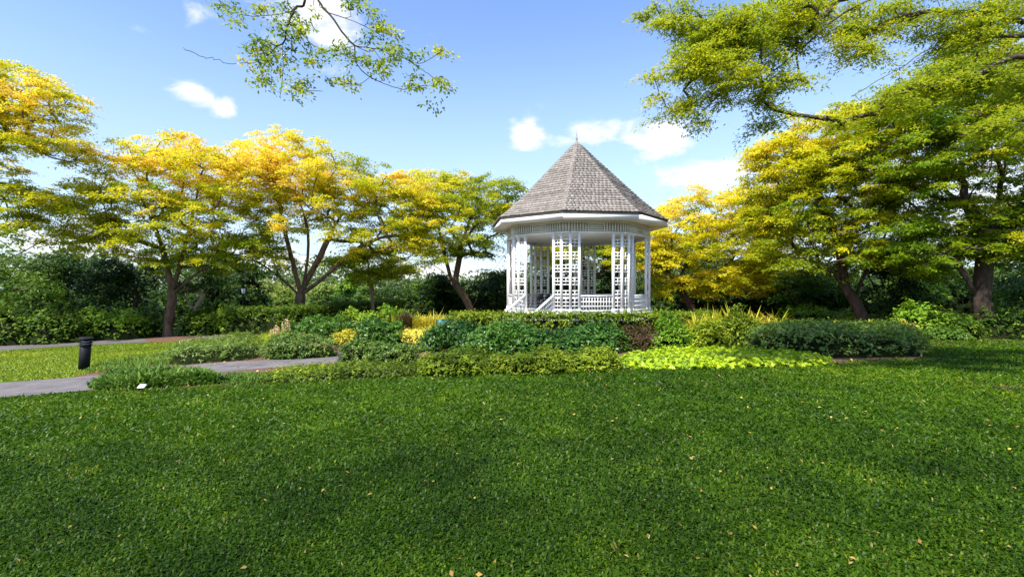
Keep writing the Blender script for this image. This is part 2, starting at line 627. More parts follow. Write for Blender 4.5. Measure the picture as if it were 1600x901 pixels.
def strip(name, a, b, mat, lift, label):
    a, b = np.asarray(a)[:, :2], np.asarray(b)[:, :2]
    k = 5
    rows = [a + (b - a) * t for t in np.linspace(0, 1, k)]
    P = np.stack(rows, 1).reshape(-1, 2)
    V = np.column_stack([P, ground(P[:, 0], P[:, 1]) + lift])
    n = len(a)
    i = np.arange(n * k).reshape(n, k)
    F = np.stack([i[:-1, :-1], i[:-1, 1:], i[1:, 1:], i[1:, :-1]], -1).reshape(-1, 4)
    # make sure the faces look up
    v0, v1, v2 = V[F[0, 0]], V[F[0, 1]], V[F[0, 2]]
    if np.cross(v1 - v0, v2 - v0)[2] < 0:
        F = F[:, ::-1]
    return tag(mesh_np(name, V, F, mat, smooth=True), label, None, kind='structure')


def hits(l):
    return np.array([hit(*p) for p in l])


# near path: comes in from the left edge, bends back behind the lily turf
pa = curve(hits([(-160, 612), (0, 598), (140, 587), (230, 577), (330, 567), (420, 562), (480, 559), (540, 548)]))
pb = curve(hits([(-160, 648), (0, 623), (140, 609), (260, 594), (360, 580), (450, 572), (520, 566), (580, 556)]))
strip('path', pa, pb, M['path'], .010, 'grey concrete garden path curving in from the left between the plant beds')
pa = curve(hits([(-140, 545), (0, 539), (110, 533), (250, 527), (390, 520), (450, 517)]))
pb = curve(hits([(-140, 556), (0, 547), (110, 540), (250, 533), (390, 526), (450, 522)]))
strip('footpath', pa, pb, M['asphalt'], .010, 'dark grey footpath running along the far side of the left lawn')

EDGE = np.array([(-200, 650), (0, 624), (140, 613), (340, 604), (480, 598), (660, 589), (800, 585), (970, 578), (1130, 575), (1290, 572), (1330, 566), (1440, 562), (1520, 566)], float)
bed = hits([(150, 612), (340, 603), (480, 597), (660, 588), (800, 584), (970, 577), (1130, 574), (1300, 571), (1440, 563), (1520, 567), (1450, 555), (1440, 535), (1300, 510), (1100, 500), (800, 497),
            (640, 500), (480, 512), (420, 530), (260, 548), (130, 580)])
plate('soil', smooth_poly(bed[:, :2], 3), M['soil'], .005, 'brown mulched soil of the planting bed in front of the bandstand')
plate('soil', smooth_poly(np.array([hit(1440, 533), hit(1540, 527), hit(1640, 533), hit(1640, 541), hit(1540, 538), hit(1460, 540)])[:, :2], 3), M['soil'], .005,
      'bare brown soil round the foot of the right trunk', .2)
plate('soil', smooth_poly(np.array([hit(1490, 597), hit(1540, 597), hit(1610, 604), hit(1640, 612), hit(1600, 613), hit(1530, 604)])[:, :2], 3), M['soil'], .005,
      'worn strip of bare soil in the lawn at the right edge', .12)
plate('soil', smooth_poly(np.array([hit(225, 530), hit(262, 525), hit(320, 527), hit(300, 533), hit(250, 535)])[:, :2], 3), M['soil'], .014,
      'bare reddish soil round the foot of the left yellow tree', .2)


# ------------------------------------------------------------------ foliage machinery
def unit(a):
    return a / (np.linalg.norm(a, axis=-1, keepdims=True) + 1e-9)


def lumps(P, freq, seed):
    r = np.random.default_rng(seed)
    s = np.zeros(len(P))
    for k in range(7):
        d = unit(r.normal(size=3)) * freq * r.uniform(.6, 1.7)
        s += np.sin(P @ d + r.uniform(0, 6.28))
    return s / 3.0


def leaf_mesh(name, mat, parent, P, T, N, Ln, W, tint, fold=0.0, label=None, tri=False):
    """rhombus leaves: base point P, direction T, normal N"""
    T = unit(T)
    B = unit(np.cross(N, T))
    Nn = np.cross(T, B)
    Ln = np.broadcast_to(np.asarray(Ln, float), (len(P),))[:, None]
    W = np.broadcast_to(np.asarray(W, float), (len(P),))[:, None]
    mid = P + T * Ln * .45 + Nn * Ln * fold
    if tri:
        V = np.stack([P - B * W * .5, P + B * W * .5, P + T * Ln], 1).reshape(-1, 3)
        F = np.arange(len(P) * 3).reshape(-1, 3)
    else:
        V = np.stack([P, mid + B * W * .5, P + T * Ln, mid - B * W * .5], 1).reshape(-1, 3)
        F = np.arange(len(P) * 4).reshape(-1, 4)
    o = mesh_np(name, V, F, mat, parent, {'tint': np.clip(tint, 0, 1)}, local=root_world(parent) if parent is not None else None)
    if label:
        o['label'] = label
    return o


def blade_geo(P, H, Ln, W, lean):
    """arched blades: P base, H unit heading (horizontal), lean = outward reach fraction; 5 vertices"""
    n = len(P)
    B = np.column_stack([-H[:, 1], H[:, 0], np.zeros(n)])
    Ln = np.broadcast_to(np.asarray(Ln, float), (n,))[:, None]
    W = np.broadcast_to(np.asarray(W, float), (n,))[:, None]
    lean = np.broadcast_to(np.asarray(lean, float), (n,))[:, None]
    up = np.array((0, 0, 1.0))
    mid = P + H * Ln * .32 * lean + up * Ln * (.62 - .22 * lean)
    tip = P + H * Ln * lean * .95 + up * Ln * (1.0 - .72 * lean)
    V = np.stack([P - B * W * .35, P + B * W * .35, mid + B * W * .5, mid - B * W * .5, tip], 1).reshape(-1, 3)
    i = np.arange(n)[:, None] * 5
    return V, i + np.array([[0, 1, 2, 3]]), i + np.array([[3, 2, 4]])


def blade_mesh(name, mat, parent, P, Ln, W, lean, tint, label=None):
    a = rng.uniform(0, 2 * math.pi, len(P))
    H = np.column_stack([np.cos(a), np.sin(a), np.zeros(len(P))])
    V, Q, T = blade_geo(P, H, Ln, W, lean)
    o = mesh_np(name, V, [Q, T], mat, parent, {'tint': np.clip(np.concatenate([tint, tint]), 0, 1)}, local=root_world(parent) if parent is not None else None)
    if label:
        o['label'] = label
    return o


def sample_poly(poly, n):
    lo, hi = poly.min(0), poly.max(0)
    out = np.empty((0, 2))
    while len(out) < n:
        P = rng.uniform(lo, hi, (n * 2, 2))
        out = np.concatenate([out, P[poly_sdf(P, poly) > 0]])
    return out[:n]


def ellipse(c, rx, ry, rot=0, n=28, wob=.08, seed=0):
    r = np.random.default_rng(seed)
    a = np.linspace(0, 2 * math.pi, n, endpoint=False)
    k = 1 + wob * (np.sin(2 * a + r.uniform(0, 6)) + np.sin(3 * a + r.uniform(0, 6)) * .7 + np.sin(5 * a + r.uniform(0, 6)) * .5)
    x, y = rx * k * np.cos(a), ry * k * np.sin(a)
    return np.column_stack([c[0] + x * math.cos(rot) - y * math.sin(rot), c[1] + x * math.sin(rot) + y * math.cos(rot)])


def shrub(name, poly, height, mat, label, cat, n, leaf, wl=.5, edge=.5, bump=.15, bfreq=4.0, group=None, tint=(.5, .2), box=False, blades=False, twig=True,
          kind=None, droop=.25, zbase=None, stems=True, tfreq=1.5, power=.5, part_name='foliage', spiky=0.0, sprig=1.0):
    """a shrub or planted bed: footprint poly, domed (or box) top, leaves through the outer shell, dark twigs inside"""
    poly = np.asarray(poly)[:, :2]
    seed = rng.integers(1 << 30)
    c = poly.mean(0)
    z0 = gz(*c) if zbase is None else zbase
    root = thing(name, (c[0], c[1], z0), label, cat, group)
    if kind:
        root['kind'] = kind

    def top(P2):
        e = np.clip(poly_sdf(P2, poly), 0, None)
        q = np.clip(e / edge, 0, 1)
        prof = (1 - (1 - q) ** 2) ** power if not box else np.clip(.55 + .45 * q * 3, 0, 1)
        P3 = np.column_stack([P2, np.zeros(len(P2))])
        h = height * prof * (1 + bump * lumps(P3, bfreq, seed)) + bump * .55 * height * lumps(P3, bfreq * 2.7, seed + 1) * prof
        return e, h
    P2 = sample_poly(poly, n)
    e, h = top(P2)
    u = rng.uniform(0, 1, n)
    shell = 1 - np.abs(rng.normal(0, .13, n))
    side = rng.uniform(.02, 1.0, n) ** .8
    near = rng.uniform(0, 1, n) < np.exp(-e / (edge * (.32 if not box else .2)))
    fr = np.where(near, side, shell)
    # lean the points that sit on the flanks out a little
    gzv = ground(P2[:, 0], P2[:, 1])
    P = np.column_stack([P2, gzv + np.clip(h * fr, .01, None)])
    out2 = P2 - c
    out2 = out2 / (np.linalg.norm(out2, axis=1, keepdims=True) + 1e-6)
    # outward by gradient of the footprint distance
    eps = .05
    gx = poly_sdf(P2 + (eps, 0), poly) - poly_sdf(P2 - (eps, 0), poly)
    gy = poly_sdf(P2 + (0, eps), poly) - poly_sdf(P2 - (0, eps), poly)
    g = -np.column_stack([gx, gy])
    g = g / (np.linalg.norm(g, axis=1, keepdims=True) + 1e-6)
    flank = np.exp(-e / (edge * .7))[:, None]
    O = np.column_stack([g * flank + out2 * .15 * (1 - flank), np.zeros(n)])
    tn = tint[0] + tint[1] * rng.normal(size=n) * .7 + tint[1] * lumps(P, tfreq, seed + 5) * .8
    if blades:
        base = np.column_stack([P2, gzv])
        ln = leaf * rng.uniform(.6, 1.15, n) * np.clip(h / height, .45, 1.1)
        blade_mesh(part_name, mat, root, base, ln, leaf * wl * rng.uniform(.7, 1.3, n), rng.uniform(droop, min(.95, droop + .6), n), tn)
    else:
        k = 7                                                     # leaves to a sprig
        m = max(4, n // k)
        D = unit(O[:m] * 1.0 + rng.normal(0, .45, (m, 3)) + np.array((0, 0, .75 + spiky)))
        sl = leaf * rng.uniform(.8, 2.6, m) * sprig
        t = rng.uniform(-.35, 1.0, (m, k))
        PP = P[:m, None] + D[:, None] * (t * sl[:, None])[..., None]
        rad = rng.normal(size=(m, k, 3))
        rad = unit(rad - D[:, None] * (rad * D[:, None]).sum(-1, keepdims=True))
        T = unit(rad * 1.0 + D[:, None] * (.25 + .5 * t[..., None]) + np.array((0, 0, -droop * .6)))
        N = unit(D[:, None] * .9 + np.array((0, 0, .5)) + rng.normal(0, .35, (m, k, 3)))
        PP, T, N = PP.reshape(-1, 3), T.reshape(-1, 3), N.reshape(-1, 3)
        T = unit(T - N * (T * N).sum(1, keepdims=True))
        tq = np.repeat(tn[:m] + rng.normal(0, tint[1] * .35, m), k) + rng.normal(0, .08, m * k) + (t.reshape(-1) - .4) * .12
        q = m * k
        leaf_mesh(part_name, mat, root, PP, T, N, leaf * rng.uniform(.6, 1.25, q), leaf * wl * rng.uniform(.7, 1.2, q), tq, fold=.06)
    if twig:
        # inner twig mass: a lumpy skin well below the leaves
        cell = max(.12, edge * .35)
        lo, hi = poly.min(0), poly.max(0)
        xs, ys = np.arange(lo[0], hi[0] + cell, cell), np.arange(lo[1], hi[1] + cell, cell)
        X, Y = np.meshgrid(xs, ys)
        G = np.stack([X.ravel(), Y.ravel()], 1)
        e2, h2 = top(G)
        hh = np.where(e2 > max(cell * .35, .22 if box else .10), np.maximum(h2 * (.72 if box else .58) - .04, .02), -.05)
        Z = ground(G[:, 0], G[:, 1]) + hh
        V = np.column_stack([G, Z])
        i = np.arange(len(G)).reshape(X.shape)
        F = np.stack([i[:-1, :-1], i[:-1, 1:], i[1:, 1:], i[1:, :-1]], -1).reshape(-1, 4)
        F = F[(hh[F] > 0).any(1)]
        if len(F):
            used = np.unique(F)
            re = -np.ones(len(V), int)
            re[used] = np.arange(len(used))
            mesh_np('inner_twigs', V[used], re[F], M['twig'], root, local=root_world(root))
    return root


def bush(name, px, py, wpx, hpx, mat, label, cat, n, leaf, depth=.8, d=None, **kw):
    """round shrub whose foot is seen at (px, py), wpx wide and hpx tall in the photograph"""
    p = hit(px, py) if d is None else np.array((*at(px, 0, d)[:2], 0))
    dd = p[1]
    rx, h = wpx / 800 * dd / 2, hpx / 800 * dd
    ry = rx * depth
    poly = ellipse((p[0], p[1] + ry), rx, ry, seed=int(px * 7 + py))
    kw.setdefault('edge', min(rx, ry) * .9)
    return shrub(name, poly, h, mat, label, cat, n, leaf, **kw)


def tree(name, label, base, trunk, limbs, lobes, nclump, nleaf, leaf, mat, bark, trunk_r, clump_r=.75, tint=(.5, .2), group=None, cat='tree', flat=.42, wl=.58, zt=0.0,
         shell=.55, fine=False, extra=None, limb_r=None, wide=None, keep=0, low=-.62, minr=.012, scale_sub=1.0):
    """base: foot (world). trunk: list of world points above it. limbs: lists of world points. lobes: (centre, radii) ellipsoids of foliage"""
    root = thing(name, tuple(base), label, cat, group)
    lseed = int(rng.integers(1 << 30))
    cen, rad = [], []
    vol = np.array([r[0] * r[2] for _, r in lobes])
    cnt = np.maximum(2, (vol / vol.sum() * nclump).astype(int))
    for (c, r), k in zip(lobes, cnt):
        v = unit(rng.normal(size=(k, 3)))
        v[:, 2] = np.where(v[:, 2] < low, -v[:, 2], v[:, 2])
        f = np.where(rng.uniform(0, 1, k) < shell, rng.uniform(.78, 1.0, k), rng.uniform(.15, .85, k))
        cen.append(np.asarray(c) + v * f[:, None] * np.asarray(r))
    cen = np.concatenate(cen)
    if extra is not None:
        cen = np.concatenate([cen, np.asarray(extra)])
    nc = len(cen)
    crad = clump_r * rng.uniform(.55, 1.25, nc)
    lsz = np.ones(nc)
    if wide is not None:                       # rougher leafage where nothing of it is in view
        k = nc - keep
        crad[:k] *= wide
        lsz[:k] = wide * .9
    # --- skeleton
    pos, par, wgt, fixed = [np.asarray(base, float) - (0, 0, .15)], [-1], [0.0], []

    def chain(start, pts):
        i = start
        for p in pts:
            pos.append(np.asarray(p, float))
            par.append(i)
            wgt.append(0.0)
            i = len(pos) - 1
        return i
    tp = curve([np.asarray(base, float)] + [np.asarray(t, float) for t in trunk], 5)
    tip = chain(0, tp)
    tops = [tip]
    for lb in limbs:
        lb = [np.asarray(q, float) for q in lb]
        k = int(np.argmin([np.linalg.norm(q - lb[0]) for q in pos]))
        cv = curve([pos[k]] + lb[1:] if np.linalg.norm(pos[k] - lb[0]) < .6 else [pos[k]] + lb, 5)[1:]
        cv = cv + rng.normal(0, .008, cv.shape) * np.linalg.norm(cv[-1] - cv[0]) * .25
        chain(k, cv)
    hub = tp[-1]
    order = np.argsort(np.linalg.norm(cen - hub, axis=1))
    ends = {}
    for ci in order:
        c = cen[ci]
        Pn = np.array(pos)
        dv = c - Pn
        dist = np.linalg.norm(dv, axis=1)
        par_i = np.array(par)
        dirs = unit(Pn - Pn[np.maximum(par_i, 0)])
        cosang = (dirs * dv).sum(1) / (dist + 1e-6)
        cost = dist * (1 + .45 * (1 - cosang)) + np.where(Pn[:, 2] > c[2] + .4, .6, 0)
        cost[np.arange(len(Pn)) < max(2, int(len(tp) * .55))] += 50
        k = int(np.argmin(cost))
        m = max(2, int(dist[k] / .45))
        d0 = dirs[k]
        p0 = Pn[k]
        ctrl = p0 + (d0 * .45 + unit(dv[k][None])[0] * .3) * dist[k] * .6
        t = np.linspace(0, 1, m + 1)[1:, None]
        path = (1 - t) ** 2 * p0 + 2 * t * (1 - t) * ctrl + t * t * c
        path[:-1] += rng.normal(0, .03, (m - 1 if m > 1 else 0, 3)) if m > 1 else 0
        e = chain(k, path)
        wgt[e] += 1.0
    n = len(pos)
    W = np.array(wgt)
    for i in range(n - 1, 0, -1):
        W[par[i]] += W[i]
    Wm = max(W.max(), 1)
    ex = .56
    rr = trunk_r * (np.maximum(W, .5) / Wm) ** ex
    if limb_r is not None:
        rr[len(tp) + 1:] = np.minimum(rr[len(tp) + 1:], limb_r)
    rr = np.maximum(rr, minr)
    P = np.array(pos)
    # foot flare
    for i in range(min(3, n)):
        rr[i] *= 1.0 + .28 * (1 - i / 3)
    kids = [[] for _ in range(n)]
    for i in range(1, n):
        kids[par[i]].append(i)
    mb = MB()
    stack = [(0, None)]
    while stack:
        s, frm = stack.pop()
        ch = [s]
        while kids[ch[-1]]:
            ks = sorted(kids[ch[-1]], key=lambda q: -W[q])
            for o in ks[1:]:
                stack.append((o, ch[-1]))
            ch.append(ks[0])
        pts = [P[q] for q in ch]
        rad_ = [rr[q] for q in ch]
        if frm is not None:
            pts = [P[frm]] + pts
            rad_ = [min(rr[frm], rad_[0] * 1.15)] + rad_
        if len(pts) < 2:
            continue
        rad_[-1] *= .5
        mx = max(rad_)
        mb.tube(pts, rad_, 9 if mx > .12 else 5 if mx > .04 else 3)
    part(mb, 'trunk', bark, root, smooth=True)
    # --- leaves
    per = np.maximum(6, (nleaf * (crad / clump_r / lsz) ** 1.6 * np.where(lsz > 1, .36, 1)).astype(int))
    ci = np.repeat(np.arange(nc), per)
    m = len(ci)
    out = cen - hub
    out[:, 2] *= .3
    out = unit(out)
    # each clump is a shallow dome of a few leafy sprays
    nsub = 5
    sub = rng.normal(0, .42, (nc, nsub, 3)) * np.array((1, 1, flat * .9)) * scale_sub
    sidx = rng.integers(0, nsub, m)
    off = rng.normal(0, .30, (m, 3)) * np.array((1, 1, flat * .55))
    q = sub[ci, sidx] + off
    q[:, 2] -= (q[:, 0] ** 2 + q[:, 1] ** 2) * .22
    Pl = cen[ci] + q * crad[ci][:, None]
    N = unit(np.column_stack([q[:, :2] * .4 + out[ci][:, :2] * .25, np.full(m, 1.0)]) + rng.normal(0, .48, (m, 3)))
    T = unit(np.column_stack([q[:, :2] + out[ci][:, :2] * .25, np.full(m, -.12)]) + rng.normal(0, .55, (m, 3)))
    T = unit(T - N * (T * N).sum(1, keepdims=True))
    zmin, zmax = cen[:, 2].min(), cen[:, 2].max()
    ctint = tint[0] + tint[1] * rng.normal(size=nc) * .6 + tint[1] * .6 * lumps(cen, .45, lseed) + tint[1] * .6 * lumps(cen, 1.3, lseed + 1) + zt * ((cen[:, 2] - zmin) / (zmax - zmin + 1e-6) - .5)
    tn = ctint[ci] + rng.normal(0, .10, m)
    leaf_mesh('crown', mat, root, Pl, T, N, leaf * lsz[ci] * rng.uniform(.65, 1.3, m), leaf * lsz[ci] * wl * rng.uniform(.75, 1.25, m), tn, fold=.05, tri=base[1] > 5)
    return root


def px_tree(name, label, d, trunk_px, limbs_px, lobes_px, *a, depth=.75, dz=None, **kw):
    """trunk / limbs / lobes given where they stand at distance d (each point may carry its own depth offset)"""
    def w(p):
        return at(p[0], p[1], d + (p[2] if len(p) > 2 else 0))
    tw = [w(p) for p in trunk_px]
    b = tw[0]
    b = np.array((b[0], b[1], gz(b[0], b[1])))
    lim = [[w(p) for p in l] for l in limbs_px]
    lob = []
    for l in lobes_px:
        px, py, rx, ry = l[:4]
        o = l[4] if len(l) > 4 else 0.0
        dd = d + o
        r = np.array((rx / 800 * dd, max(rx / 800 * dd * depth, ry / 800 * dd), ry / 800 * dd))
        lob.append((at(px, py, dd), r))
    return tree(name, label, b, tw[1:], lim, lob, *a, **kw)


# ------------------------------------------------------------------ bandstand
GC = np.array((3.79, 30.0))
PH0 = R(-14.8)
ZF = EYE - 1.24            # floor
ZB = EYE + 2.80            # underside of frieze
ZE = EYE + 3.44            # soffit / underside of fascia
ZT = EYE + 3.77            # top of fascia
ZA = EYE + 8.50            # apex
RC, RE = 4.2, 5.12


def oc(k, r):
    a = PH0 + R(45) * k
    return GC + r * np.array((math.sin(a), -math.cos(a)))


def bandstand():
    root = thing('bandstand', (GC[0], GC[1], gz(*GC)), 'white octagonal bandstand with lattice piers and a pointed shingled roof', 'bandstand')
    zg = gz(*GC) - .3
    c, pw = .25, .46
    piers = []
    ring = []
    for k in range(8):
        p = oc(k, RC)
        em, ep = oc(k - 1, RC) - p, oc(k + 1, RC) - p
        em, ep = em / np.linalg.norm(em), ep / np.linalg.norm(ep)
        piers.append([p + em * (c + pw), p + em * c, p + ep * c, p + ep * (c + pw)])
        ring += [p + em * c, p + ep * c]
    ring = np.array(ring)

    def prism(mb, pts, z0, z1):
        n = len(pts)
        V = [(*p, z0) for p in pts] + [(*p, z1) for p in pts]
        mb.add(V, [tuple(range(n - 1, -1, -1)), tuple(range(n, 2 * n))] + [(i, (i + 1) % n, n + (i + 1) % n, n + i) for i in range(n)])
    mb = MB()
    prism(mb, GC + (ring - GC) * 1.02, zg, ZF - .20)
    part(mb, 'plinth', M['white'], root)
    mb = MB()
    prism(mb, GC + (ring - GC) * 1.05, ZF - .198, ZF)
    part(mb, 'floor_edge', M['white'], root)
    mb = MB()
    prism(mb, GC + (ring - GC) * .975, ZF + .002, ZF + .02)
    part(mb, 'floor', M['floorpaint'], root)
    # posts and lattice panels
    H = ZB - ZF
    for k in range(8):
        for q in piers[k]:
            mb = MB()
            ang = math.atan2(q[1] - GC[1], q[0] - GC[0])
            mb.box((*q, ZF + H / 2), (.125, .125, H), ang)
            mb.box((*q, ZF + .09), (.17, .17, .18), ang)
            mb.box((*q, ZB - .05), (.165, .165, .08), ang)
            part(mb, 'post', M['white'], root)
        for j in range(3):
            a, b = piers[k][j], piers[k][j + 1]
            d = (b - a) / np.linalg.norm(b - a)
            a, b = a + d * .07, b - d * .07
            mb = MB()
            t = .028

            def hbar(z, th=.05):
                mb.bar((*a, z), (*b, z), t, th)
            per = .655
            z = ZB - .30
            mid = (a + b) / 2
            mb.bar((*a, ZB - .03), (*b, ZB - .03), .05, .05)
            while z > ZF + 1.05:
                for dz in (0, .17, .34):
                    hbar(z - dz)
                mb.bar((*mid, z - .34), (*mid, z + .0), .085, t * .9)
                z -= per
            for i in range(5):
                hbar(ZF + .16 + i * .19)
            for s in (0,):
                e = mid + d * s * .23
                mb.bar((*e, ZF + .1), (*e, ZF + .94), .08, t * .9)
            part(mb, 'lattice_panel', M['white'], root)['kind'] = 'stuff'
    # railings between the piers; face 7 (between corner 7 and corner 0) holds the steps
    for k in range(8):
        if k == 7:
            continue
        a, b = piers[k][3], piers[(k + 1) % 8][0]
        d = b - a
        L = np.linalg.norm(d)
        d = d / L
        a, b = a + d * .06, b - d * .06
        L -= .12
        mb = MB()
        mb.bar((*a, ZF + .86), (*b, ZF + .86), .11, .07)
        part(mb, 'handrail', M['white'], root)
        mb = MB()
        mb.bar((*a, ZF + .10), (*b, ZF + .10), .08, .07)
        for z in (.33, .56, .76):
            mb.bar((*a, ZF + z), (*b, ZF + z), .03, .055)
        n = int(L / .145)
        for i in range(n + 1):
            e = a + d * L * (i + .0) / n
            wide = .075 if i % 3 == 0 else .045
            mb.bar((*e, ZF + .12), (*e, ZF + .83), wide, .026)
        part(mb, 'railing', M['white'], root)
    # frieze
    for i in range(16):
        a, b = ring[i], ring[(i + 1) % 16]
        d = b - a
        L = np.linalg.norm(d)
        d = d / L
        nrm = np.array((d[1], -d[0]))
        if nrm @ ((a + b) / 2 - GC) < 0:
            nrm = -nrm
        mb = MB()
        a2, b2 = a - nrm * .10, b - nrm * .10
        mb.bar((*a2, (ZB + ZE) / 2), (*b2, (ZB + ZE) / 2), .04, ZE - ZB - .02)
        part(mb, 'frieze_board', M['friezeshade'], root)
        mb = MB()
        mb.bar((*(a + nrm * .045), ZB + .05), (*(b + nrm * .045), ZB + .05), .085, .10)
        part(mb, 'beam', M['white'], root)
        mb = MB()
        mb.bar((*(a + nrm * .03), ZE - .04), (*(b + nrm * .03), ZE - .04), .055, .075)
        part(mb, 'beam', M['white'], root)
        mb = MB()
        mid = (a + b) / 2 + nrm * .03
        if L > 1.2:
            for s in (-1, 1):
                for z in (ZB + .19, ZB + .49):
                    pass
            for z in (ZB + .17, ZB + .29, ZB + .40, ZB + .51):
                w_ = .42 if z in (ZB + .17, ZB + .51) else .34
                mb.bar((*(mid - d * w_), z), (*(mid + d * w_), z), .05, .05)
            for s in (-.42, .42):
                mb.bar((*(mid + d * s), ZB + .12), (*(mid + d * s), ZE - .08), .05, .05)
            x = .56
            while x < L / 2 - .05:
                for s in (-1, 1):
                    e = mid + d * s * x
                    mb.bar((*e, ZB + .12), (*e, ZE - .08), .055, .05)
                x += .145
        else:
            for s in (-.15, 0, .15):
                e = mid + d * s
                mb.bar((*e, ZB + .12), (*e, ZE - .08), .055, .05)
        part(mb, 'fretwork', M['white'], root)
    # ceiling, soffit, fascia
    mb = MB()
    prism(mb, GC + (ring - GC) * .98, ZB + .16, ZB + .20)
    part(mb, 'ceiling', M['ceil'], root)
    for k in range(8):
        a, b = oc(k, RE - .10), oc(k + 1, RE - .10)
        ai, bi = oc(k, RC - .1), oc(k + 1, RC - .1)
        mb = MB()
        mb.hexa([(*ai, ZE - .0), (*a, ZE + .03), (*b, ZE + .03), (*bi, ZE - .0), (*ai, ZE + .03), (*a, ZE + .06), (*b, ZE + .06), (*bi, ZE + .03)])
        part(mb, 'soffit', M['white'], root)
        a, b = oc(k, RE - .03), oc(k + 1, RE - .03)
        a2, b2 = oc(k, RE - .09), oc(k + 1, RE - .09)
        mb = MB()
        mb.hexa([(*a2, ZE), (*a, ZE), (*b, ZE), (*b2, ZE), (*a2, ZT - .047), (*a, ZT - .047), (*b, ZT - .047), (*b2, ZT - .047)])
        part(mb, 'fascia', M['white'], root)
    # roof
    prof = np.array([(1.0, 0.0), (.93, .26), (.85, .60), (.72, 1.18), (.5, 2.28), (.25, 3.55), (.035, 4.66)])
    prof = np.column_stack([prof[:, 0] * RE * 1.0, ZT + .05 + prof[:, 1] / 4.66 * (ZA - ZT - .12)])
    mb = MB()
    V, F = [], []
    m = len(prof)
    for r, z in prof:
        for k in range(8):
            V.append((*oc(k, r - .03), z - .03))
    for i in range(m - 1):
        for k in range(8):
            k2 = (k + 1) % 8
            F.append((i * 8 + k, i * 8 + k2, (i + 1) * 8 + k2, (i + 1) * 8 + k))
    nb = len(V)
    for k in range(8):
        V.append((*oc(k, RE + .012), ZT - .045))
    for k in range(8):
        k2 = (k + 1) % 8
        F.append((nb + k, nb + k2, k2, k))
    F.append(tuple(nb + k for k in range(7, -1, -1)))
    F.append(tuple((m - 1) * 8 + k for k in range(8)))
    mb.add(V, F)
    roof = part(mb, 'roof', M['roofbase'], root)
    # dense profile by arc length
    seg = np.concatenate([[0], np.cumsum(np.hypot(np.diff(prof[:, 0]), np.diff(prof[:, 1])))])
    rows = 30
    ts = np.linspace(0, seg[-1], rows + 1)
    rs, zs = np.interp(ts, seg, prof[:, 0]), np.interp(ts, seg, prof[:, 1])
    for k in range(8):
        mb = MB()
        a0, a1 = oc(k, 1.0) - GC, oc(k + 1, 1.0) - GC
        nh = unit(((a0 + a1) / 2)[None])[0]
        for i in range(rows):
            r0, r1 = rs[i], rs[min(i + 1, rows)]
            z0, z1 = zs[i], zs[min(i + 1, rows)]
            sl = np.array((r1 - r0, z1 - z0))
            sl = sl / np.linalg.norm(sl)
            nr = np.array((sl[1], -sl[0]))      # outward normal in (r, z): r component positive
            if nr[0] < 0:
                nr = -nr
            n3 = np.array((nh[0] * nr[0], nh[1] * nr[0], nr[1]))
            Lr = r0 * 2 * math.sin(R(22.5))
            cnt = max(1, int(round(Lr / .22)))
            sh = (i % 2) * .5
            cuts = [0.0] + [(j + sh + rng.uniform(-.16, .16)) / cnt for j in range(1 - (i % 2), cnt + 1) if 0.02 < (j + sh) / cnt < .98] + [1.0]
            rowt = rng.normal(0, .22)
            for u0, u1 in zip(cuts[:-1], cuts[1:]):
                if u1 - u0 < .2 / cnt:
                    continue
                u0, u1 = u0 + .004 / Lr, u1 - .004 / Lr
                dz = rng.uniform(0, .02)
                th = .046 + rng.uniform(0, .022)
                rb, zb = r0 - sl[0] * dz, z0 - sl[1] * dz
                lo = [np.array((*(GC + (a0 + (a1 - a0) * u) * rb), zb)) for u in (u0, u1)]
                ov = 1.12
                rt, zt = r0 + (r1 - r0) * ov, z0 + (z1 - z0) * ov
                hi = [np.array((*(GC + (a0 + (a1 - a0) * u) * rt), zt)) for u in (u1, u0)]
                q = [lo[0], lo[1], hi[0], hi[1]]
                mb.hexa([p - n3 * .012 for p in q] + [lo[0] + n3 * th, lo[1] + n3 * th, hi[0] + n3 * .004, hi[1] + n3 * .004],
                        float(np.clip(.5 + rowt + rng.normal(0, .20), 0, 1)))
        s = part(mb, 'shingles', M['shingle'], roof)
        s['kind'] = 'stuff'
    for k in range(8):
        mb = MB()
        dirc = oc(k, 1.0) - GC
        sd = np.array((-dirc[1], dirc[0]))
        for i in range(rows - 1):
            r0, r1, z0, z1 = rs[i], rs[i + 1], zs[i], zs[i + 1]
            wv = min(.13, r0 * .3)
            for s in (-1, 1):
                p0 = np.array((*(GC + dirc * (r0 + .02)), z0 + .035))
                p1 = np.array((*(GC + dirc * (r1 + .012)), z1 + .022))
                o = np.array((*(sd * s * wv - dirc * wv * .42), -.012))
                q = [p0, p0 + o, p1 + o, p1]
                if s < 0:
                    q = [q[0], q[3], q[2], q[1]]
                up = np.array((*(dirc * .012), .018))
                mb.hexa([p - up * .6 for p in q] + [p + up * .6 for p in q], float(np.clip(.42 + rng.normal(0, .2), 0, 1)))
        s = part(mb, 'hip_shingles', M['shingle'], roof)
        s['kind'] = 'stuff'
    mb = MB()
    mb.lathe([(.26, -.16), (.22, -.02), (.16, .04), (.09, .08)], (*GC, ZA - .05), 8)
    part(mb, 'roof_cap', M['shingle'], roof)
    mb = MB()
    mb.lathe([(.06, 0), (.09, .06), (.05, .13), (.035, .2), (.07, .27), (.035, .34), (.022, .5), (.004, .78)], (*GC, ZA - .02), 10)
    part(mb, 'finial', M['lead'], roof, True)
    # steps on the left front face
    a, b = piers[7][3], piers[0][0]
    d = b - a
    L = np.linalg.norm(d)
    d = d / L
    out = np.array((d[1], -d[0]))
    if out @ ((a + b) / 2 - GC) < 0:
        out = -out
    rise, run, ns = .17, .34, 6
    ang = math.atan2(d[1], d[0])
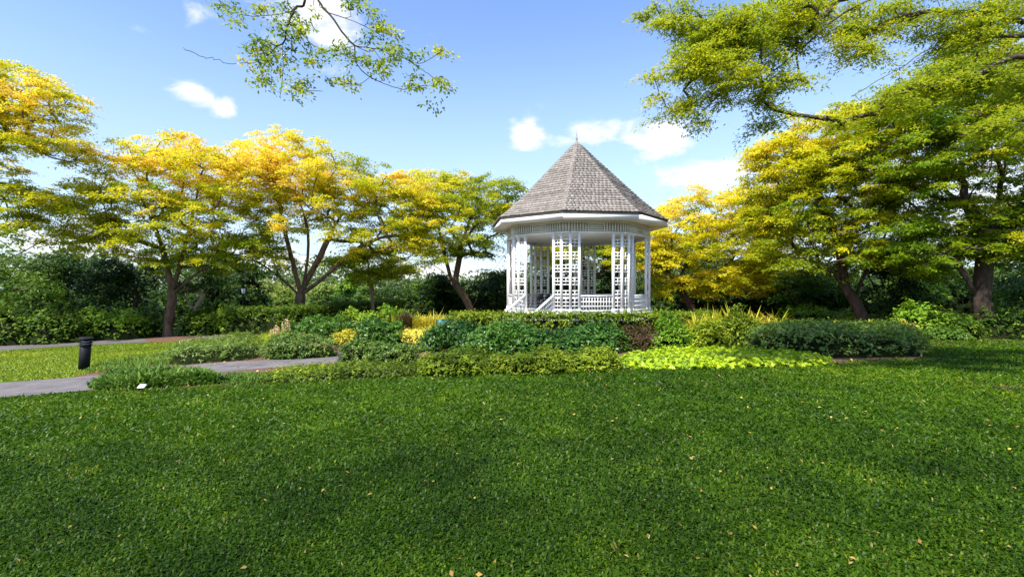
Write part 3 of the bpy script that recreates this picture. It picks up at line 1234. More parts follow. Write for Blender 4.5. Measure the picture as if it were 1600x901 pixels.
    for i in range(ns):
        mb = MB()
        zt_ = ZF - rise * (i + 1)
        ctr = (a + b) / 2 + out * (.24 + run * (i + .5))
        mb.box((*ctr, (zt_ + zg) / 2), (L - .02, run - .002, zt_ - zg), ang)
        part(mb, 'step', M['floorpaint'], root)
    for p in (a, b):
        p0 = p + out * .06
        p1 = p + out * (ns * run + .25)
        z0, z1 = ZF + .86, ZF + .86 - rise * ns * 1.06
        mb = MB()
        mb.bar((*p0, z0), (*p1, z1), .11, .09)
        part(mb, 'handrail', M['white'], root)
        mb = MB()
        mb.bar((*p0, z0 - .74), (*p1, z1 - .74), .08, .10)
        for dz in (.26, .50):
            mb.bar((*p0, z0 - dz), (*p1, z1 - dz), .03, .045)
        n = 15
        for i in range(n + 1):
            t = i / n
            e = p0 + (p1 - p0) * t
            zc = z0 + (z1 - z0) * t
            mb.bar((*e, zc - .72), (*e, zc - .03), .045, .03)
        part(mb, 'stair_railing', M['white'], root)
        mb = MB()
        mb.box((*p1, (z1 + .12 + zg) / 2), (.14, .14, z1 + .12 - zg), ang)
        mb.box((*p1, z1 + .14), (.19, .19, .05), ang)
        part(mb, 'newel_post', M['white'], root)
    return root


bandstand()


def chair(loc, rz, label):
    t = thing('chair', (0, 0, 0), label, 'chair', 'chairs inside the bandstand')
    def p(mb, n, m):
        return mb.build(n, m, t)
    mb = MB()
    mb.box((0, 0, .44), (.44, .44, .05))
    p(mb, 'seat', M['black'])
    mb = MB()
    mb.bar((0, .21, .62), (0, .26, .92), .44, .035)
    p(mb, 'backrest', M['black'])
    for x in (-.19, .19):
        for y in (-.19, .20):
            mb = MB()
            mb.bar((x, y, 0), (x, y + (.03 if y > 0 else 0), .60 if y > 0 else .42), .03, .03)
            p(mb, 'leg', M['black'])
    t.location = loc
    t.rotation_euler = (0, 0, rz)
    return t


chair((*(oc(7.35, 3.0)), ZF + .02), R(120), 'black chair just inside the steps of the bandstand')
chair((*(oc(1.15, 3.1)), ZF + .02), R(-40), 'black chair behind the front railing at the right pier of the bandstand')
chair((*(oc(7.0, 1.9)), ZF + .02), R(150), 'black chair deeper inside the bandstand, behind the chair at the steps')


# ------------------------------------------------------------------ trees
YG = 'tall spreading yellow rain trees round the lawn'
LEAF = .155
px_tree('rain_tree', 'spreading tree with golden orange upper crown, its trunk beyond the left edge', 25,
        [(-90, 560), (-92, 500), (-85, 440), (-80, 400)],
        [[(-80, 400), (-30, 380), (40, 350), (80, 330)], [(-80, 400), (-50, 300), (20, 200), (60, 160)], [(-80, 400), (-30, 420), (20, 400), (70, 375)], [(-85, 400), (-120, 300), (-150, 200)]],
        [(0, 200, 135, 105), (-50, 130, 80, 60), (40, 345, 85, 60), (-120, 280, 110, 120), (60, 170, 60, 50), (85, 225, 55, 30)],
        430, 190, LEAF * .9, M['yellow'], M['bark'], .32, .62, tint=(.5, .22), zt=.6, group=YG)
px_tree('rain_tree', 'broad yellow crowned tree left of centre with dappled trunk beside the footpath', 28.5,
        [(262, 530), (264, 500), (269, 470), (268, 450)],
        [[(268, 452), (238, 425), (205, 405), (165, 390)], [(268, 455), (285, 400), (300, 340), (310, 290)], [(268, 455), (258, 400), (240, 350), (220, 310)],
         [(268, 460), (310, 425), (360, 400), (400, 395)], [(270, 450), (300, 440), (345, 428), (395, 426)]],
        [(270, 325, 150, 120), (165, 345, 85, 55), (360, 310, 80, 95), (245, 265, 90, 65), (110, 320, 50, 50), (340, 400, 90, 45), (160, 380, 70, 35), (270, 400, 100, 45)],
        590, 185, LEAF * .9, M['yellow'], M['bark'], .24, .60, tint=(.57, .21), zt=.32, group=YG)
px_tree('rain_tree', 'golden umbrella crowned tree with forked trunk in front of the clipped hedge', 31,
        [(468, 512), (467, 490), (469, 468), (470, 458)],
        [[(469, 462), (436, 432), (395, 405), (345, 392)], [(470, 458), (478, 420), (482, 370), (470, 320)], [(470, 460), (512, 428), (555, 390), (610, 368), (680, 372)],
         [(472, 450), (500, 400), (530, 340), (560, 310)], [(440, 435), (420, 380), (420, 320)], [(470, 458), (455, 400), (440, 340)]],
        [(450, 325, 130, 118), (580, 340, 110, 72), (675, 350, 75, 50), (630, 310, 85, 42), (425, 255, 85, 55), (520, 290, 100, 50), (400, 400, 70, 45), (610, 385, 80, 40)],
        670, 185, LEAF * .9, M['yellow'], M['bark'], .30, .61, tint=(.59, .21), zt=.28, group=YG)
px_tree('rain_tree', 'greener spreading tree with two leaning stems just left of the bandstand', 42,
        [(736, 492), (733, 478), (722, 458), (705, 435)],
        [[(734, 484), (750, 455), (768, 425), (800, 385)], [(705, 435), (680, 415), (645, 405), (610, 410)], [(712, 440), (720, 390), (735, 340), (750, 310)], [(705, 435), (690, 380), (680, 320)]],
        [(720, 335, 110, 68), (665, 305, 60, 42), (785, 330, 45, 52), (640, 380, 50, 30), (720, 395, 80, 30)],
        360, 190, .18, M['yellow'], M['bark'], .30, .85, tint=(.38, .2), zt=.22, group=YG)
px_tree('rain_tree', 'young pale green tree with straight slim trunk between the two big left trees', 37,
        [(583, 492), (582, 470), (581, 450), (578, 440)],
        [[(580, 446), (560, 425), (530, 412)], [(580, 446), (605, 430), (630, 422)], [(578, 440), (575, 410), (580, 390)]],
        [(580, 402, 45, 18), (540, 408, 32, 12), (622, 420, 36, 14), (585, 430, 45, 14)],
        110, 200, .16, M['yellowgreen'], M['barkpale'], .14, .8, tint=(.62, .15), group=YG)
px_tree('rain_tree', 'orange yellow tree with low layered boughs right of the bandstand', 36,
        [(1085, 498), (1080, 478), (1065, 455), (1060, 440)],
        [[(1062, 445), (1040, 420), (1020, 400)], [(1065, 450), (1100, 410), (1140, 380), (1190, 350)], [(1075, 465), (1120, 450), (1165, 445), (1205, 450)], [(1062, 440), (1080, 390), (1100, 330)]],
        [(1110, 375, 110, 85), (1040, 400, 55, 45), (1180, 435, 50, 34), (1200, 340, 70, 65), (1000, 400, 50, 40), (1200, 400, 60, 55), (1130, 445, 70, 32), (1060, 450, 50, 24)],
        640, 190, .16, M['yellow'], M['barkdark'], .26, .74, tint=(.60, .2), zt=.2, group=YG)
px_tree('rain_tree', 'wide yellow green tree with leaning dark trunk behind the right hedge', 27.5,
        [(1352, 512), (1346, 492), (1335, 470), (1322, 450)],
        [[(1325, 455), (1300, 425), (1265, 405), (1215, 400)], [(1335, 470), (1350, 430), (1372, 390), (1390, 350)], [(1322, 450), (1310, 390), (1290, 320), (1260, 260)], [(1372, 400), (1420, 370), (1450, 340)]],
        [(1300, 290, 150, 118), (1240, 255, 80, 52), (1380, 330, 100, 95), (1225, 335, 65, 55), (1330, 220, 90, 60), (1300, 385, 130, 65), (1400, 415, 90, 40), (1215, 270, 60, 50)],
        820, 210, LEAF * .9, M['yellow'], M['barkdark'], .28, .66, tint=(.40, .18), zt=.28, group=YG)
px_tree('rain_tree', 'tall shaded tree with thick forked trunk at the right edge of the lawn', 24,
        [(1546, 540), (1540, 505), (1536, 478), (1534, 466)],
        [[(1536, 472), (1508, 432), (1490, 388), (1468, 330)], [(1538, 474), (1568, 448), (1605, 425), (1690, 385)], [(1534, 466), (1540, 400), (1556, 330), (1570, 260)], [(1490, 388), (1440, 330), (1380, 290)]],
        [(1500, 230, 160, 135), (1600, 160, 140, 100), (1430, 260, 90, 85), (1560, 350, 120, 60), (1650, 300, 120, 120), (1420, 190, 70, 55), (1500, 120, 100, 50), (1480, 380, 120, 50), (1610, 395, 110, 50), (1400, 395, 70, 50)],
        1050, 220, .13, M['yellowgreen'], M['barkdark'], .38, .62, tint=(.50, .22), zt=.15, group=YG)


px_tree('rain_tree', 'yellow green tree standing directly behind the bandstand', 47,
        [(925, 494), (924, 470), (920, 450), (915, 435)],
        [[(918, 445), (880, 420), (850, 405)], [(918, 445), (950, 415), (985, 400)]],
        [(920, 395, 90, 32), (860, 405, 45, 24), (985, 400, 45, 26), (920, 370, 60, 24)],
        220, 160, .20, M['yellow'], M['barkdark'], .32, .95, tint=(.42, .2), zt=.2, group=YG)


# near overhanging trees
def near_right():
    d = 9.6
    w = lambda px, py, o=0.0: at(px, py, d + o)
    b = np.array((12.2, 7.6, gz(12.2, 7.6)))
    trunk = [(12.0, 7.7, 1.6), (11.7, 7.8, 3.2), (11.3, 8.0, 4.8)]
    limbs = [[(11.3, 8.0, 4.8), w(1640, 60), w(1480, 68), w(1400, 110), w(1330, 150)],
             [(11.3, 8.0, 4.8), w(1680, -60), w(1420, -30, .5), w(1290, 8, .5), w(1200, 55, .3), w(1120, 90), w(1060, 150, -.3)],
             [w(1420, -30, .5), w(1240, 0, 1.2), w(1130, 20, 1.2), w(1040, 30, 1)],
             [(11.4, 7.95, 4.3), w(1620, 90, -.6), w(1520, 120, -.6), w(1450, 140, -.5)],
             [w(1240, 30, .5), w(1245, 90, .3), w(1260, 150, .2)],
             [w(1180, 60, .3), w(1130, 140, 0), w(1080, 190, -.2)],
             [w(1320, 0, .4), w(1250, 60, .2), w(1160, 110, .1), w(1100, 175, 0)],
             [w(1420, 0, .4), w(1320, 20, .2), w(1270, 60, .2), w(1200, 120, 0)],
             [(11.4, 7.95, 4.4), w(1620, 40, .4), w(1480, 20, .4), w(1390, 30, .3), w(1340, 70, .2)]]
    L = lambda px, py, rx, ry, o=0.0: (w(px, py, o), np.array((rx, rx * .8, ry)) / 800 * (d + o))
    lobes = [L(1060, 40, 55, 32, .6), L(1130, 60, 70, 45), L(1080, 110, 50, 36, -.3), L(1150, 130, 60, 34, -.4), L(1060, 170, 30, 22, -.2), L(1100, 165, 44, 18), L(1190, 170, 34, 22),
             L(1220, 60, 60, 45, .3), L(1225, 130, 44, 26), L(1270, 30, 60, 30, .8), L(1350, 50, 50, 40, .4), L(1360, 90, 36, 20, 0), L(1420, 30, 60, 30, .5), L(1500, 60, 70, 45, .2), L(1560, 30, 60, 40, .5),
             L(1330, 80, 30, 20), L(1010, 15, 30, 16, .8), L(1600, 120, 60, 50), L(1480, 130, 50, 25), L(1560, 200, 60, 40, -.8), L(1020, 120, 14, 8), L(1030, 155, 12, 8),
             L(1090, 185, 30, 14, -.2), L(1450, 150, 60, 30, -.4), L(1380, 165, 50, 22, -.4), L(1300, 190, 40, 16, -.3), L(1530, 130, 60, 50, -.3), L(1200, 195, 24, 14, .1), L(1130, 95, 90, 60, .2), L(1180, 40, 110, 40, .6), L(1700, 0, 120, 80, 1), L(1450, -120, 200, 80, 1), L(1200, -90, 140, 50, 1)]
    tree('rain_tree', 'near tree reaching leafy green boughs across the sky at upper right', b, trunk, limbs, lobes, 900, 190, .070, M['near'], M['barkdark'], .28, .34,
         tint=(.46, .13), flat=.5, wl=.46, shell=.4, minr=.006, limb_r=.05, group='near trees reaching over the lawn')


near_right()


def near_top():
    d = 8.0
    w = lambda px, py, o=0.0: at(px, py, d + o)
    b = np.array((-6.2, -4.6, gz(-6.2, -4.6)))
    trunk = [(-6.1, -4.5, 2.0), (-5.8, -4.0, 4.0), (-5.4, -3.0, 5.8), (-5.6, -4.2, 8.5), (-5.4, -5.2, 11)]
    limbs = [[(-5.4, -3.0, 5.8), (-4.9, .2, 8.2), (-4.0, 4.2, 8.6), w(488, -70, -.3), w(475, 0), w(457, 20), w(440, 68), w(402, 98), w(350, 96), w(318, 88), w(285, 75)],
             [w(457, 18), w(420, 24), w(380, 23), w(342, 0), w(300, -30)],
             [w(488, -70, -.3), w(492, -30, 0), w(497, 0), w(522, 32), w(554, 70), w(600, 77), w(640, 95), w(665, 112), w(692, 130)],
             [w(554, 72), w(558, 100), w(578, 120), w(612, 135)],
             [w(440, 70), w(442, 110), w(438, 150)],
             [w(520, 32, .2), w(560, 36, .2), w(600, 58, .2)],
             [w(442, 130), w(475, 140), w(505, 142)],
             [w(455, 35), w(475, 55), w(486, 72)],
             [w(640, 95), w(660, 98, .2), w(690, 80, .2)],
             [w(578, 120), w(560, 132), w(535, 128)]]
    spots = [(380, 22), (368, 36), (402, 22), (416, 14), (436, 30), (446, 12), (466, 28), (490, 15), (480, 38), (360, 8), (402, 60), (412, 76), (396, 80), (426, 74), (440, 50), (458, 55), (472, 48), (488, 80), (478, 95), (462, 92),
             (500, 72), (530, 84), (545, 92), (540, 75), (574, 60), (590, 40), (600, 45), (615, 45), (575, 18), (545, 6), (560, 2), (600, 76), (590, 100), (596, 112), (612, 90), (622, 80), (640, 84), (660, 85), (680, 75), (695, 80), (640, 125),
             (650, 132), (692, 124), (684, 134), (442, 114), (462, 130), (474, 124), (455, 146), (478, 134), (385, 97), (410, 122), (505, 122), (540, 136), (430, 90), (455, 75), (507, 95), (560, 90), (575, 85), (418, 100)]
    extra = []
    for px, py in spots:
        extra.append(w(px + rng.normal(0, 2), py + rng.normal(0, 2), rng.uniform(-.3, .4)))
        if rng.uniform() < .35:
            extra.append(w(px + rng.normal(0, 9), py + rng.normal(0, 7), rng.uniform(-.3, .4)))
    # unseen crown added over and behind the camera, shaped to shade the near lawn
    m = 1500                                 # thin and even, thinning out forwards
    cr = np.column_stack([rng.uniform(-18, 6, m), -11.8 + 9.6 * rng.uniform(0, 1, m) ** 1.7, rng.uniform(12.6, 14.4, m)])
    lobes = [(np.array((-8.0, -6.5, 11.8)), np.array((4, 2.5, .8)))]
    nw = m
    extra = list(cr) + extra
    tree('rain_tree', 'bare twigged branch with sparse green sprays hanging into the sky at upper left', b, trunk, limbs, lobes, 30, 70, .064, M['near'], M['barkdark'], .17, .185,
         tint=(.34, .26), flat=.7, wl=.45, minr=.0055, extra=extra, limb_r=.026, wide=2.6, keep=len(extra) - nw, group='near trees reaching over the lawn')


near_top()


# background trees and shrubs behind the lawn
def bgt(px, pyb, w, top, d, mat, label, bark='barkdark', n=60, leaf=.2, nl=90, tint=(.45, .2), trunk=True, name='broadleaf_tree', group='dark trees behind the lawn', lean=0, cl=None):
    p = at(px, pyb, d)
    b = np.array((p[0], p[1], gz(p[0], p[1])))
    pyb = 450 + (EYE - b[2]) / d * 800
    H = pyb - top
    rx = w / 2
    sc = d / 800
    lob = []
    k = 8
    for i in range(k):
        fx = rng.uniform(-.55, .55)
        fy = rng.uniform(.22, .80)
        lob.append((at(px + fx * rx, pyb - H * fy, d + rng.uniform(-.4, .4) * rx * sc), np.array((rx * .5, rx * .45, H * .2)) * sc))
    lob.append((at(px, pyb - H * .62, d), np.array((rx * .8, rx * .7, H * .30)) * sc))
    tr = [at(px + lean * .4, pyb - H * .2, d), at(px + lean, pyb - H * .38, d)]
    tree(name, label, b, tr, [], lob, n, nl, leaf, M[mat], M[bark], max(.06, H * sc * .022), cl or max(.45, rx * sc * .26), tint=tint, flat=.6, wl=.6, group=group, zt=.3)


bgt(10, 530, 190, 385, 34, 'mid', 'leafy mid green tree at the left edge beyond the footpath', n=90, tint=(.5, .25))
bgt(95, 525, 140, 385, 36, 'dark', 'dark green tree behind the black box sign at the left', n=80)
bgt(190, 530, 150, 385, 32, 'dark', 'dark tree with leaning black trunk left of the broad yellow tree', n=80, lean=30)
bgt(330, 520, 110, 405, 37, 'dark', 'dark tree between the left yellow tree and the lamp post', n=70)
bgt(388, 510, 60, 405, 40, 'dark', 'dark pointed tree directly behind the lamp post', n=60)
bgt(440, 500, 90, 440, 60, 'farpale', 'pale sunlit tree seen beyond the hedge left of the forked trunk', n=50, leaf=.3, tint=(.6, .2))
bgt(505, 500, 70, 440, 70, 'farpale', 'pale distant tree seen right of the forked trunk', n=50, leaf=.33)
bgt(405, 505, 70, 430, 52, 'farpale', 'pale sunlit tree showing between the lamp post and the forked trunk', n=50, leaf=.28, tint=(.6, .2))
bgt(545, 500, 44, 425, 48, 'bright', 'narrow bright green tree left of the slim pale trunk', n=50, leaf=.24, tint=(.45, .2))
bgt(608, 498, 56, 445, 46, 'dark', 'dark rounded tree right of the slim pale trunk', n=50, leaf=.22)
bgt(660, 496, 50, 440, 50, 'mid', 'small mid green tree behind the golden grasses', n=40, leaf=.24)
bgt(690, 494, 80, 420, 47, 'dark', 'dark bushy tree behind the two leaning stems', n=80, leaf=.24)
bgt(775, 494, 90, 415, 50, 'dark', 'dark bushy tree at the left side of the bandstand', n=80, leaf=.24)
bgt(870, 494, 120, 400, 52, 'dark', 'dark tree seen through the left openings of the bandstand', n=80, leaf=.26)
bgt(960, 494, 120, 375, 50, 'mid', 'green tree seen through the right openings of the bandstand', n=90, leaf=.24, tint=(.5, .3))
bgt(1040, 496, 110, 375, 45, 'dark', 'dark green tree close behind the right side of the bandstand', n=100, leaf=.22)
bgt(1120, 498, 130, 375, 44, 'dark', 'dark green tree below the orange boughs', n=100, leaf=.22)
bgt(1195, 500, 120, 375, 40, 'dark', 'dark green tree with thin trunk left of the right hedge', n=100, leaf=.2)
bgt(1245, 505, 110, 410, 34, 'mid', 'small open green tree behind the spiky yellow plants', n=70, leaf=.18, bark='barkdark')
bgt(1300, 505, 130, 395, 36, 'mid', 'bushy green tree behind the leaning dark trunk', n=70, leaf=.2)
bgt(1085, 492, 90, 315, 60, 'mid', 'blue green tree top showing above the orange tree', n=60, leaf=.28, tint=(.5, .2))
bgt(1400, 512, 130, 390, 29, 'dark', 'dark many stemmed tree at the end of the right hedge', n=90, leaf=.16, lean=-10)
bgt(1425, 512, 100, 430, 33, 'bright', 'bright green sunlit shrub tree right of the many stemmed tree', n=60, leaf=.2, tint=(.6, .2))
bgt(1490, 520, 130, 365, 36, 'dark', 'deep green tree between the bright shrub and the thick trunk', n=100, leaf=.2, tint=(.55, .2))
bgt(1600, 530, 150, 420, 30, 'mid', 'rounded green bush tree behind the thick trunk at the right edge', n=100, leaf=.17)
bgt(1640, 530, 180, 330, 40, 'dark', 'dark tree beyond the right edge behind the thick trunk', n=100, leaf=.22)
bgt(-90, 530, 200, 380, 40, 'dark', 'dark tree beyond the left edge behind the footpath', n=90, leaf=.22)


def far_wood():
    """the distant wood: one mass"""
    P, tn = [], []
    for i in range(70):
        a = R(-62 + 124 * i / 69 + rng.normal(0, .5))
        dist = rng.uniform(75, 120)
        c = np.array((math.sin(a) * dist, math.cos(a) * dist))
        H = rng.uniform(6.0, 9.5) * (1.15 if abs(a) > R(12) else .8)
        rr_ = rng.uniform(5, 8)
        m = 800
        v = unit(rng.normal(size=(m, 3)))
        v[:, 2] = np.abs(v[:, 2])
        q = v * rng.uniform(.6, 1, (m, 1)) * np.array((rr_, rr_, H * .75))
        P.append(np.column_stack([c[0] + q[:, 0], c[1] + q[:, 1], -1 + H * .25 * rng.uniform(0, 1, m) + q[:, 2]]))
        tn.append(np.full(m, .45 + rng.normal(0, .2)) + rng.normal(0, .12, m))
    P, tn = np.concatenate(P), np.concatenate(tn)
    n = len(P)
    N = unit(rng.normal(0, .7, (n, 3)) + (0, -.4, .7))
    T = rng.normal(size=(n, 3))
    T = unit(T - N * (T * N).sum(1, keepdims=True))
    o = leaf_mesh('woodland', M['farwood'], None, P, T, N, rng.uniform(.5, .95, n), rng.uniform(.3, .6, n), tn, tri=True)
    tag(o, 'distant green wood closing the view behind the garden', None, kind='stuff')


far_wood()

# understorey along the far side of the footpath
for i, (px, py, w_, h_, mt, lab) in enumerate((
        (-30, 541, 120, 62, 'mid', 'leafy green shrub at the left edge behind the footpath'),
        (55, 538, 95, 55, 'mid', 'loose green shrub behind the footpath left of the black box sign'),
        (150, 532, 110, 48, 'bright', 'bright yellow green shrub behind the footpath right of the bollard'),
        (215, 527, 70, 40, 'grey', 'grey green shrub at the foot of the leaning black trunk'),
        (310, 524, 70, 42, 'mid', 'green shrub behind the slender pale sapling'),
        (352, 522, 60, 34, 'bright', 'bright green arching shrub at the left end of the clipped hedge'))):
    bush('shrub', px, py, w_, h_, M[mt], lab, 'shrub', 2600, .17, depth=.6, group='loose shrubs along the far footpath', bump=.3, tint=(.66, .30), wl=.55)
px_tree('sapling', 'slender pale stemmed sapling forking beside the broad yellow tree', 29.5,
        [(306, 526), (306, 505), (304, 485), (303, 478)], [[(304, 484), (292, 468), (284, 455)], [(304, 482), (318, 462), (326, 450)]],
        [(300, 450, 40, 12)], 22, 70, .14, M['dark'], M['barkpale'], .12, .5, tint=(.5, .2))
for px, py, w_, h_, mt, lab in ((1300, 512, 130, 28, 'bright', 'low bright green shrub rising behind the right hedge'),
                               (1375, 516, 90, 24, 'olive', 'low yellow green shrub behind the end of the right hedge'),
                               (1460, 530, 90, 44, 'bright', 'fresh green drooping shrub beside the end of the right hedge'),
                               (1515, 531, 70, 30, 'mid', 'low dark green shrub left of the thick right trunk'),
                               (1590, 530, 100, 55, 'mid', 'rounded dull green shrub right of the thick right trunk'),
                               (1490, 532, 60, 14, 'lirio', 'tuft of pale grassy plants left of the garden figurine')):
    bush('shrub', px, py, w_, h_, M[mt], lab, 'shrub', 2600, .14, depth=.6, bump=.25, tint=(.5, .25), wl=.5, group='shrubs behind the right lawn')

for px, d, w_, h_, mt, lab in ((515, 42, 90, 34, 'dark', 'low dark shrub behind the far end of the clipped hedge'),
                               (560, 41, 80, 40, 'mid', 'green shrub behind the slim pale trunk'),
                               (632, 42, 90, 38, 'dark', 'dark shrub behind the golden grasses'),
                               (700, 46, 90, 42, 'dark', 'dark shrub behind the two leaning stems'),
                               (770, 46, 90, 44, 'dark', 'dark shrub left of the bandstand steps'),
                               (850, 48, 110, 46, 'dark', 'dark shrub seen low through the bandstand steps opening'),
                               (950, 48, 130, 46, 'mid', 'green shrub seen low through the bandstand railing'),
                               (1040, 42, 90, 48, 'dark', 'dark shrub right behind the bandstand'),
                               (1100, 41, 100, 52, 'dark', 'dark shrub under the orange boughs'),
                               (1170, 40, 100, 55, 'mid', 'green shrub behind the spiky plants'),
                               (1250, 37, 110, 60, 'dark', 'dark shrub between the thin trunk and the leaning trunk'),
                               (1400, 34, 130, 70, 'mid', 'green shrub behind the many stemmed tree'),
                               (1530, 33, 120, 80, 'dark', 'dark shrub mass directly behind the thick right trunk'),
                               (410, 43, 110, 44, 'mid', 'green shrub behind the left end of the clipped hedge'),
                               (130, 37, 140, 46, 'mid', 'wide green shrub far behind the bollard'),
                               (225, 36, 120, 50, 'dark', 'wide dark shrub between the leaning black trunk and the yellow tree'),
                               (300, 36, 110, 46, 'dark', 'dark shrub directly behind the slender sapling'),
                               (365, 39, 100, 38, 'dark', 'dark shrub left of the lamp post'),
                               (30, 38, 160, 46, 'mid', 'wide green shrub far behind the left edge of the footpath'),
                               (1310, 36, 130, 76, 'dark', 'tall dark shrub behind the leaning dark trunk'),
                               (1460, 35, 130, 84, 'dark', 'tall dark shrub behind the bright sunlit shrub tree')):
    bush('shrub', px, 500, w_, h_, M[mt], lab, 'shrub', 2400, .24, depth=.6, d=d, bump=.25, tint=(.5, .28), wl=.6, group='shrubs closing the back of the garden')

# ------------------------------------------------------------------ clipped hedges
def hedge_strip(front, width, height, mat, label, n, leaf, **kw):
    f = np.asarray(front)[:, :2]
    f = curve(f, 4)
    t = np.gradient(f, axis=0)
    t = t / np.linalg.norm(t, axis=1, keepdims=True)
    nrm = np.column_stack([-t[:, 1], t[:, 0]])
    if nrm[:, 1].mean() < 0:
        nrm = -nrm
    poly = np.concatenate([f, (f + nrm * width)[::-1]])
    return shrub('hedge', poly, height, mat, label, 'hedge', n, leaf, box=True, edge=.35, bump=.035, bfreq=2.2, **kw)


hedge_strip([hit(345, 524), hit(420, 523), hit(480, 520), at(560, 500, 36), at(640, 500, 40)], 1.3, 1.42, M['hedge'], 'clipped dark green hedge behind the forked golden tree', 36000, .11, tint=(.4, .2))
arc = []
for k in np.linspace(-75, 80, 14):
    a = R(k)
    arc.append(GC + 7.6 * np.array((math.sin(a), -math.cos(a))) * np.array((1.0, .92)))
hedge_strip(arc, .9, .85, M['hedge'], 'low clipped hedge curving round the front of the bandstand', 24000, .13, tint=(.6, .2))

# ------------------------------------------------------------------ planting beds and shrubs in front of the bandstand
GB = 'shrubs of the bed in front of the bandstand'
bush('shrub', 712, 551, 130, 37, M['gloss'], 'glossy dark green shrub right of the golden patch', 'shrub', 9000, .105, group=GB, depth=.75, bump=.2, tint=(.5, .25))
bush('shrub', 800, 555, 150, 40, M['gloss'], 'tall glossy dark green shrub below the bandstand steps', 'shrub', 10000, .105, group=GB, depth=.7, bump=.2, tint=(.5, .25))
bush('shrub', 920, 554, 160, 36, M['gloss'], 'wide glossy dark green shrub in front of the bandstand, beside the brown shrub', 'shrub', 10000, .105, group=GB, depth=.7, bump=.2, tint=(.48, .25))
bush('shrub', 722, 588, 150, 36, M['olive'], 'low olive green shrub at the lawn edge below the glossy shrubs', 'shrub', 8000, .075, group=GB, depth=.55, bump=.22, tint=(.55, .25))
bush('shrub', 838, 585, 130, 30, M['olive'], 'middle olive green shrub at the lawn edge between its olive neighbour and the next', 'shrub', 7000, .075, group=GB, depth=.55, bump=.22, tint=(.55, .25))
bush('shrub', 925, 581, 110, 27, M['olive'], 'olive green shrub at the lawn edge touching the lime groundcover', 'shrub', 6000, .075, group=GB, depth=.55, bump=.22, tint=(.42, .25))
bush('shrub', 456, 561, 130, 34, M['grey'], 'low grey green cushion shrub beside the path bend', 'shrub', 8000, .07, group=GB, depth=.5, bump=.12, tint=(.55, .25), power=.4)
bush('shrub', 560, 572, 78, 36, M['grey'], 'small grey green cushion shrub left of the larger cushion by the olive shrub', 'shrub', 6000, .07, group=GB, depth=.6, bump=.15, tint=(.5, .25), power=.4)
bush('shrub', 612, 574, 92, 34, M['grey'], 'dark grey green cushion shrub touching the olive shrub', 'shrub', 6500, .07, group=GB, depth=.6, bump=.12, tint=(.45, .25), power=.4)
bush('shrub', 488, 534, 120, 36, M['gloss'], 'rounded mid green shrub with white flower spikes at its left', 'shrub', 7000, .10, group=GB, depth=.6, bump=.22, tint=(.65, .25))
bush('shrub', 586, 548, 76, 50, M['gloss'], 'upright mid green shrub left of the golden patch', 'shrub', 6000, .10, group=GB, depth=.7, bump=.2, tint=(.62, .25))
bush('shrub', 575, 518, 150, 30, M['bright'], 'yellow green low shrub behind the rounded mid green shrubs', 'shrub', 6000, .10, group=GB, depth=.5, bump=.25, tint=(.6, .25))
bush('shrub', 540, 538, 46, 18, M['gold'], 'small golden leaved plant between the mid green shrubs', 'shrub', 1800, .09, group=GB, depth=.5, tint=(.5, .2))
bush('shrub', 646, 539, 82, 22, M['gold'], 'bright golden yellow groundcover patch among the shrubs', 'shrub', 5000, .075, group=GB, depth=.9, tint=(.55, .25), bump=.12)
bush('shrub', 1115, 552, 60, 46, M['olive'], 'speckled yellow green shrub right of the brown shrub', 'shrub', 4000, .09, group=GB, depth=.7, tint=(.6, .3), bump=.25, spiky=.4)
bush('shrub', 1062, 552, 70, 50, M['bright'], 'leafy green shrub with pale speckles beside the brown shrub', 'shrub', 5000, .085, group=GB, depth=.7, tint=(.45, .3), bump=.25, spiky=.4)
bush('shrub', 998, 550, 62, 36, M['brownleaf'], 'twiggy brown shrub between the glossy and the speckled shrubs', 'shrub', 4500, .09, group=GB, depth=.7, tint=(.5, .25), bump=.25, spiky=.4, wl=.25)
bush('shrub', 1160, 545, 80, 46, M['olive'], 'green shrub in front of the spiky yellow plants', 'shrub', 5000, .10, group=GB, depth=.6, tint=(.45, .3), bump=.22, spiky=.3)

# lime groundcover
lime = smooth_poly(np.array([hit(958, 573), hit(1010, 577), hit(1100, 576), hit(1200, 573), hit(1285, 571), hit(1296, 566), hit(1230, 557), hit(1140, 552), hit(1050, 553), hit(985, 560)])[:, :2], 3)
shrub('groundcover', lime, .13, M['lime'], 'bright lime green leafy groundcover spilling onto the lawn edge', 'groundcover', 11000, .12, edge=.5, bump=.14, bfreq=3.5, tint=(.5, .3), wl=.75, power=.6, sprig=.6)

# right grey green hedge
rh = smooth_poly(np.array([hit(1165, 549), hit(1215, 556), hit(1290, 559), hit(1370, 558), hit(1425, 557), hit(1448, 548), hit(1420, 538), hit(1300, 532), hit(1190, 535)])[:, :2], 3)
shrub('hedge', rh, .74, M['grey'], 'long dark grey green hedge with rounded top right of the lime groundcover', 'hedge', 26000, .10, edge=.75, bump=.07, bfreq=2.5, tint=(.55, .22), power=.35)
bush('shrub', 1436, 553, 44, 32, M['olive'], 'thin olive shrub closing the right end of the grey green hedge', 'shrub', 2200, .10, depth=.8, tint=(.3, .25), group=GB)


def tuft(px, py, wpx, leaf, mat, label, n, wl=.07, droop=.25, depth=.5, tint=(.55, .25), d=None, cat='plant', name='strap_leaf_plant', group=None):
    p = hit(px, py) if d is None else np.array((*at(px, 0, d)[:2], 0))
    rx = wpx / 800 * p[1] / 2
    poly = ellipse(p[:2] + (0, rx * depth), rx, rx * depth, seed=int(px + py))
    return shrub(name, poly, leaf * .8, mat, label, cat, n, leaf, wl=wl, blades=True, twig=False, droop=droop, tint=tint, edge=rx * .3, group=group, part_name='leaves')


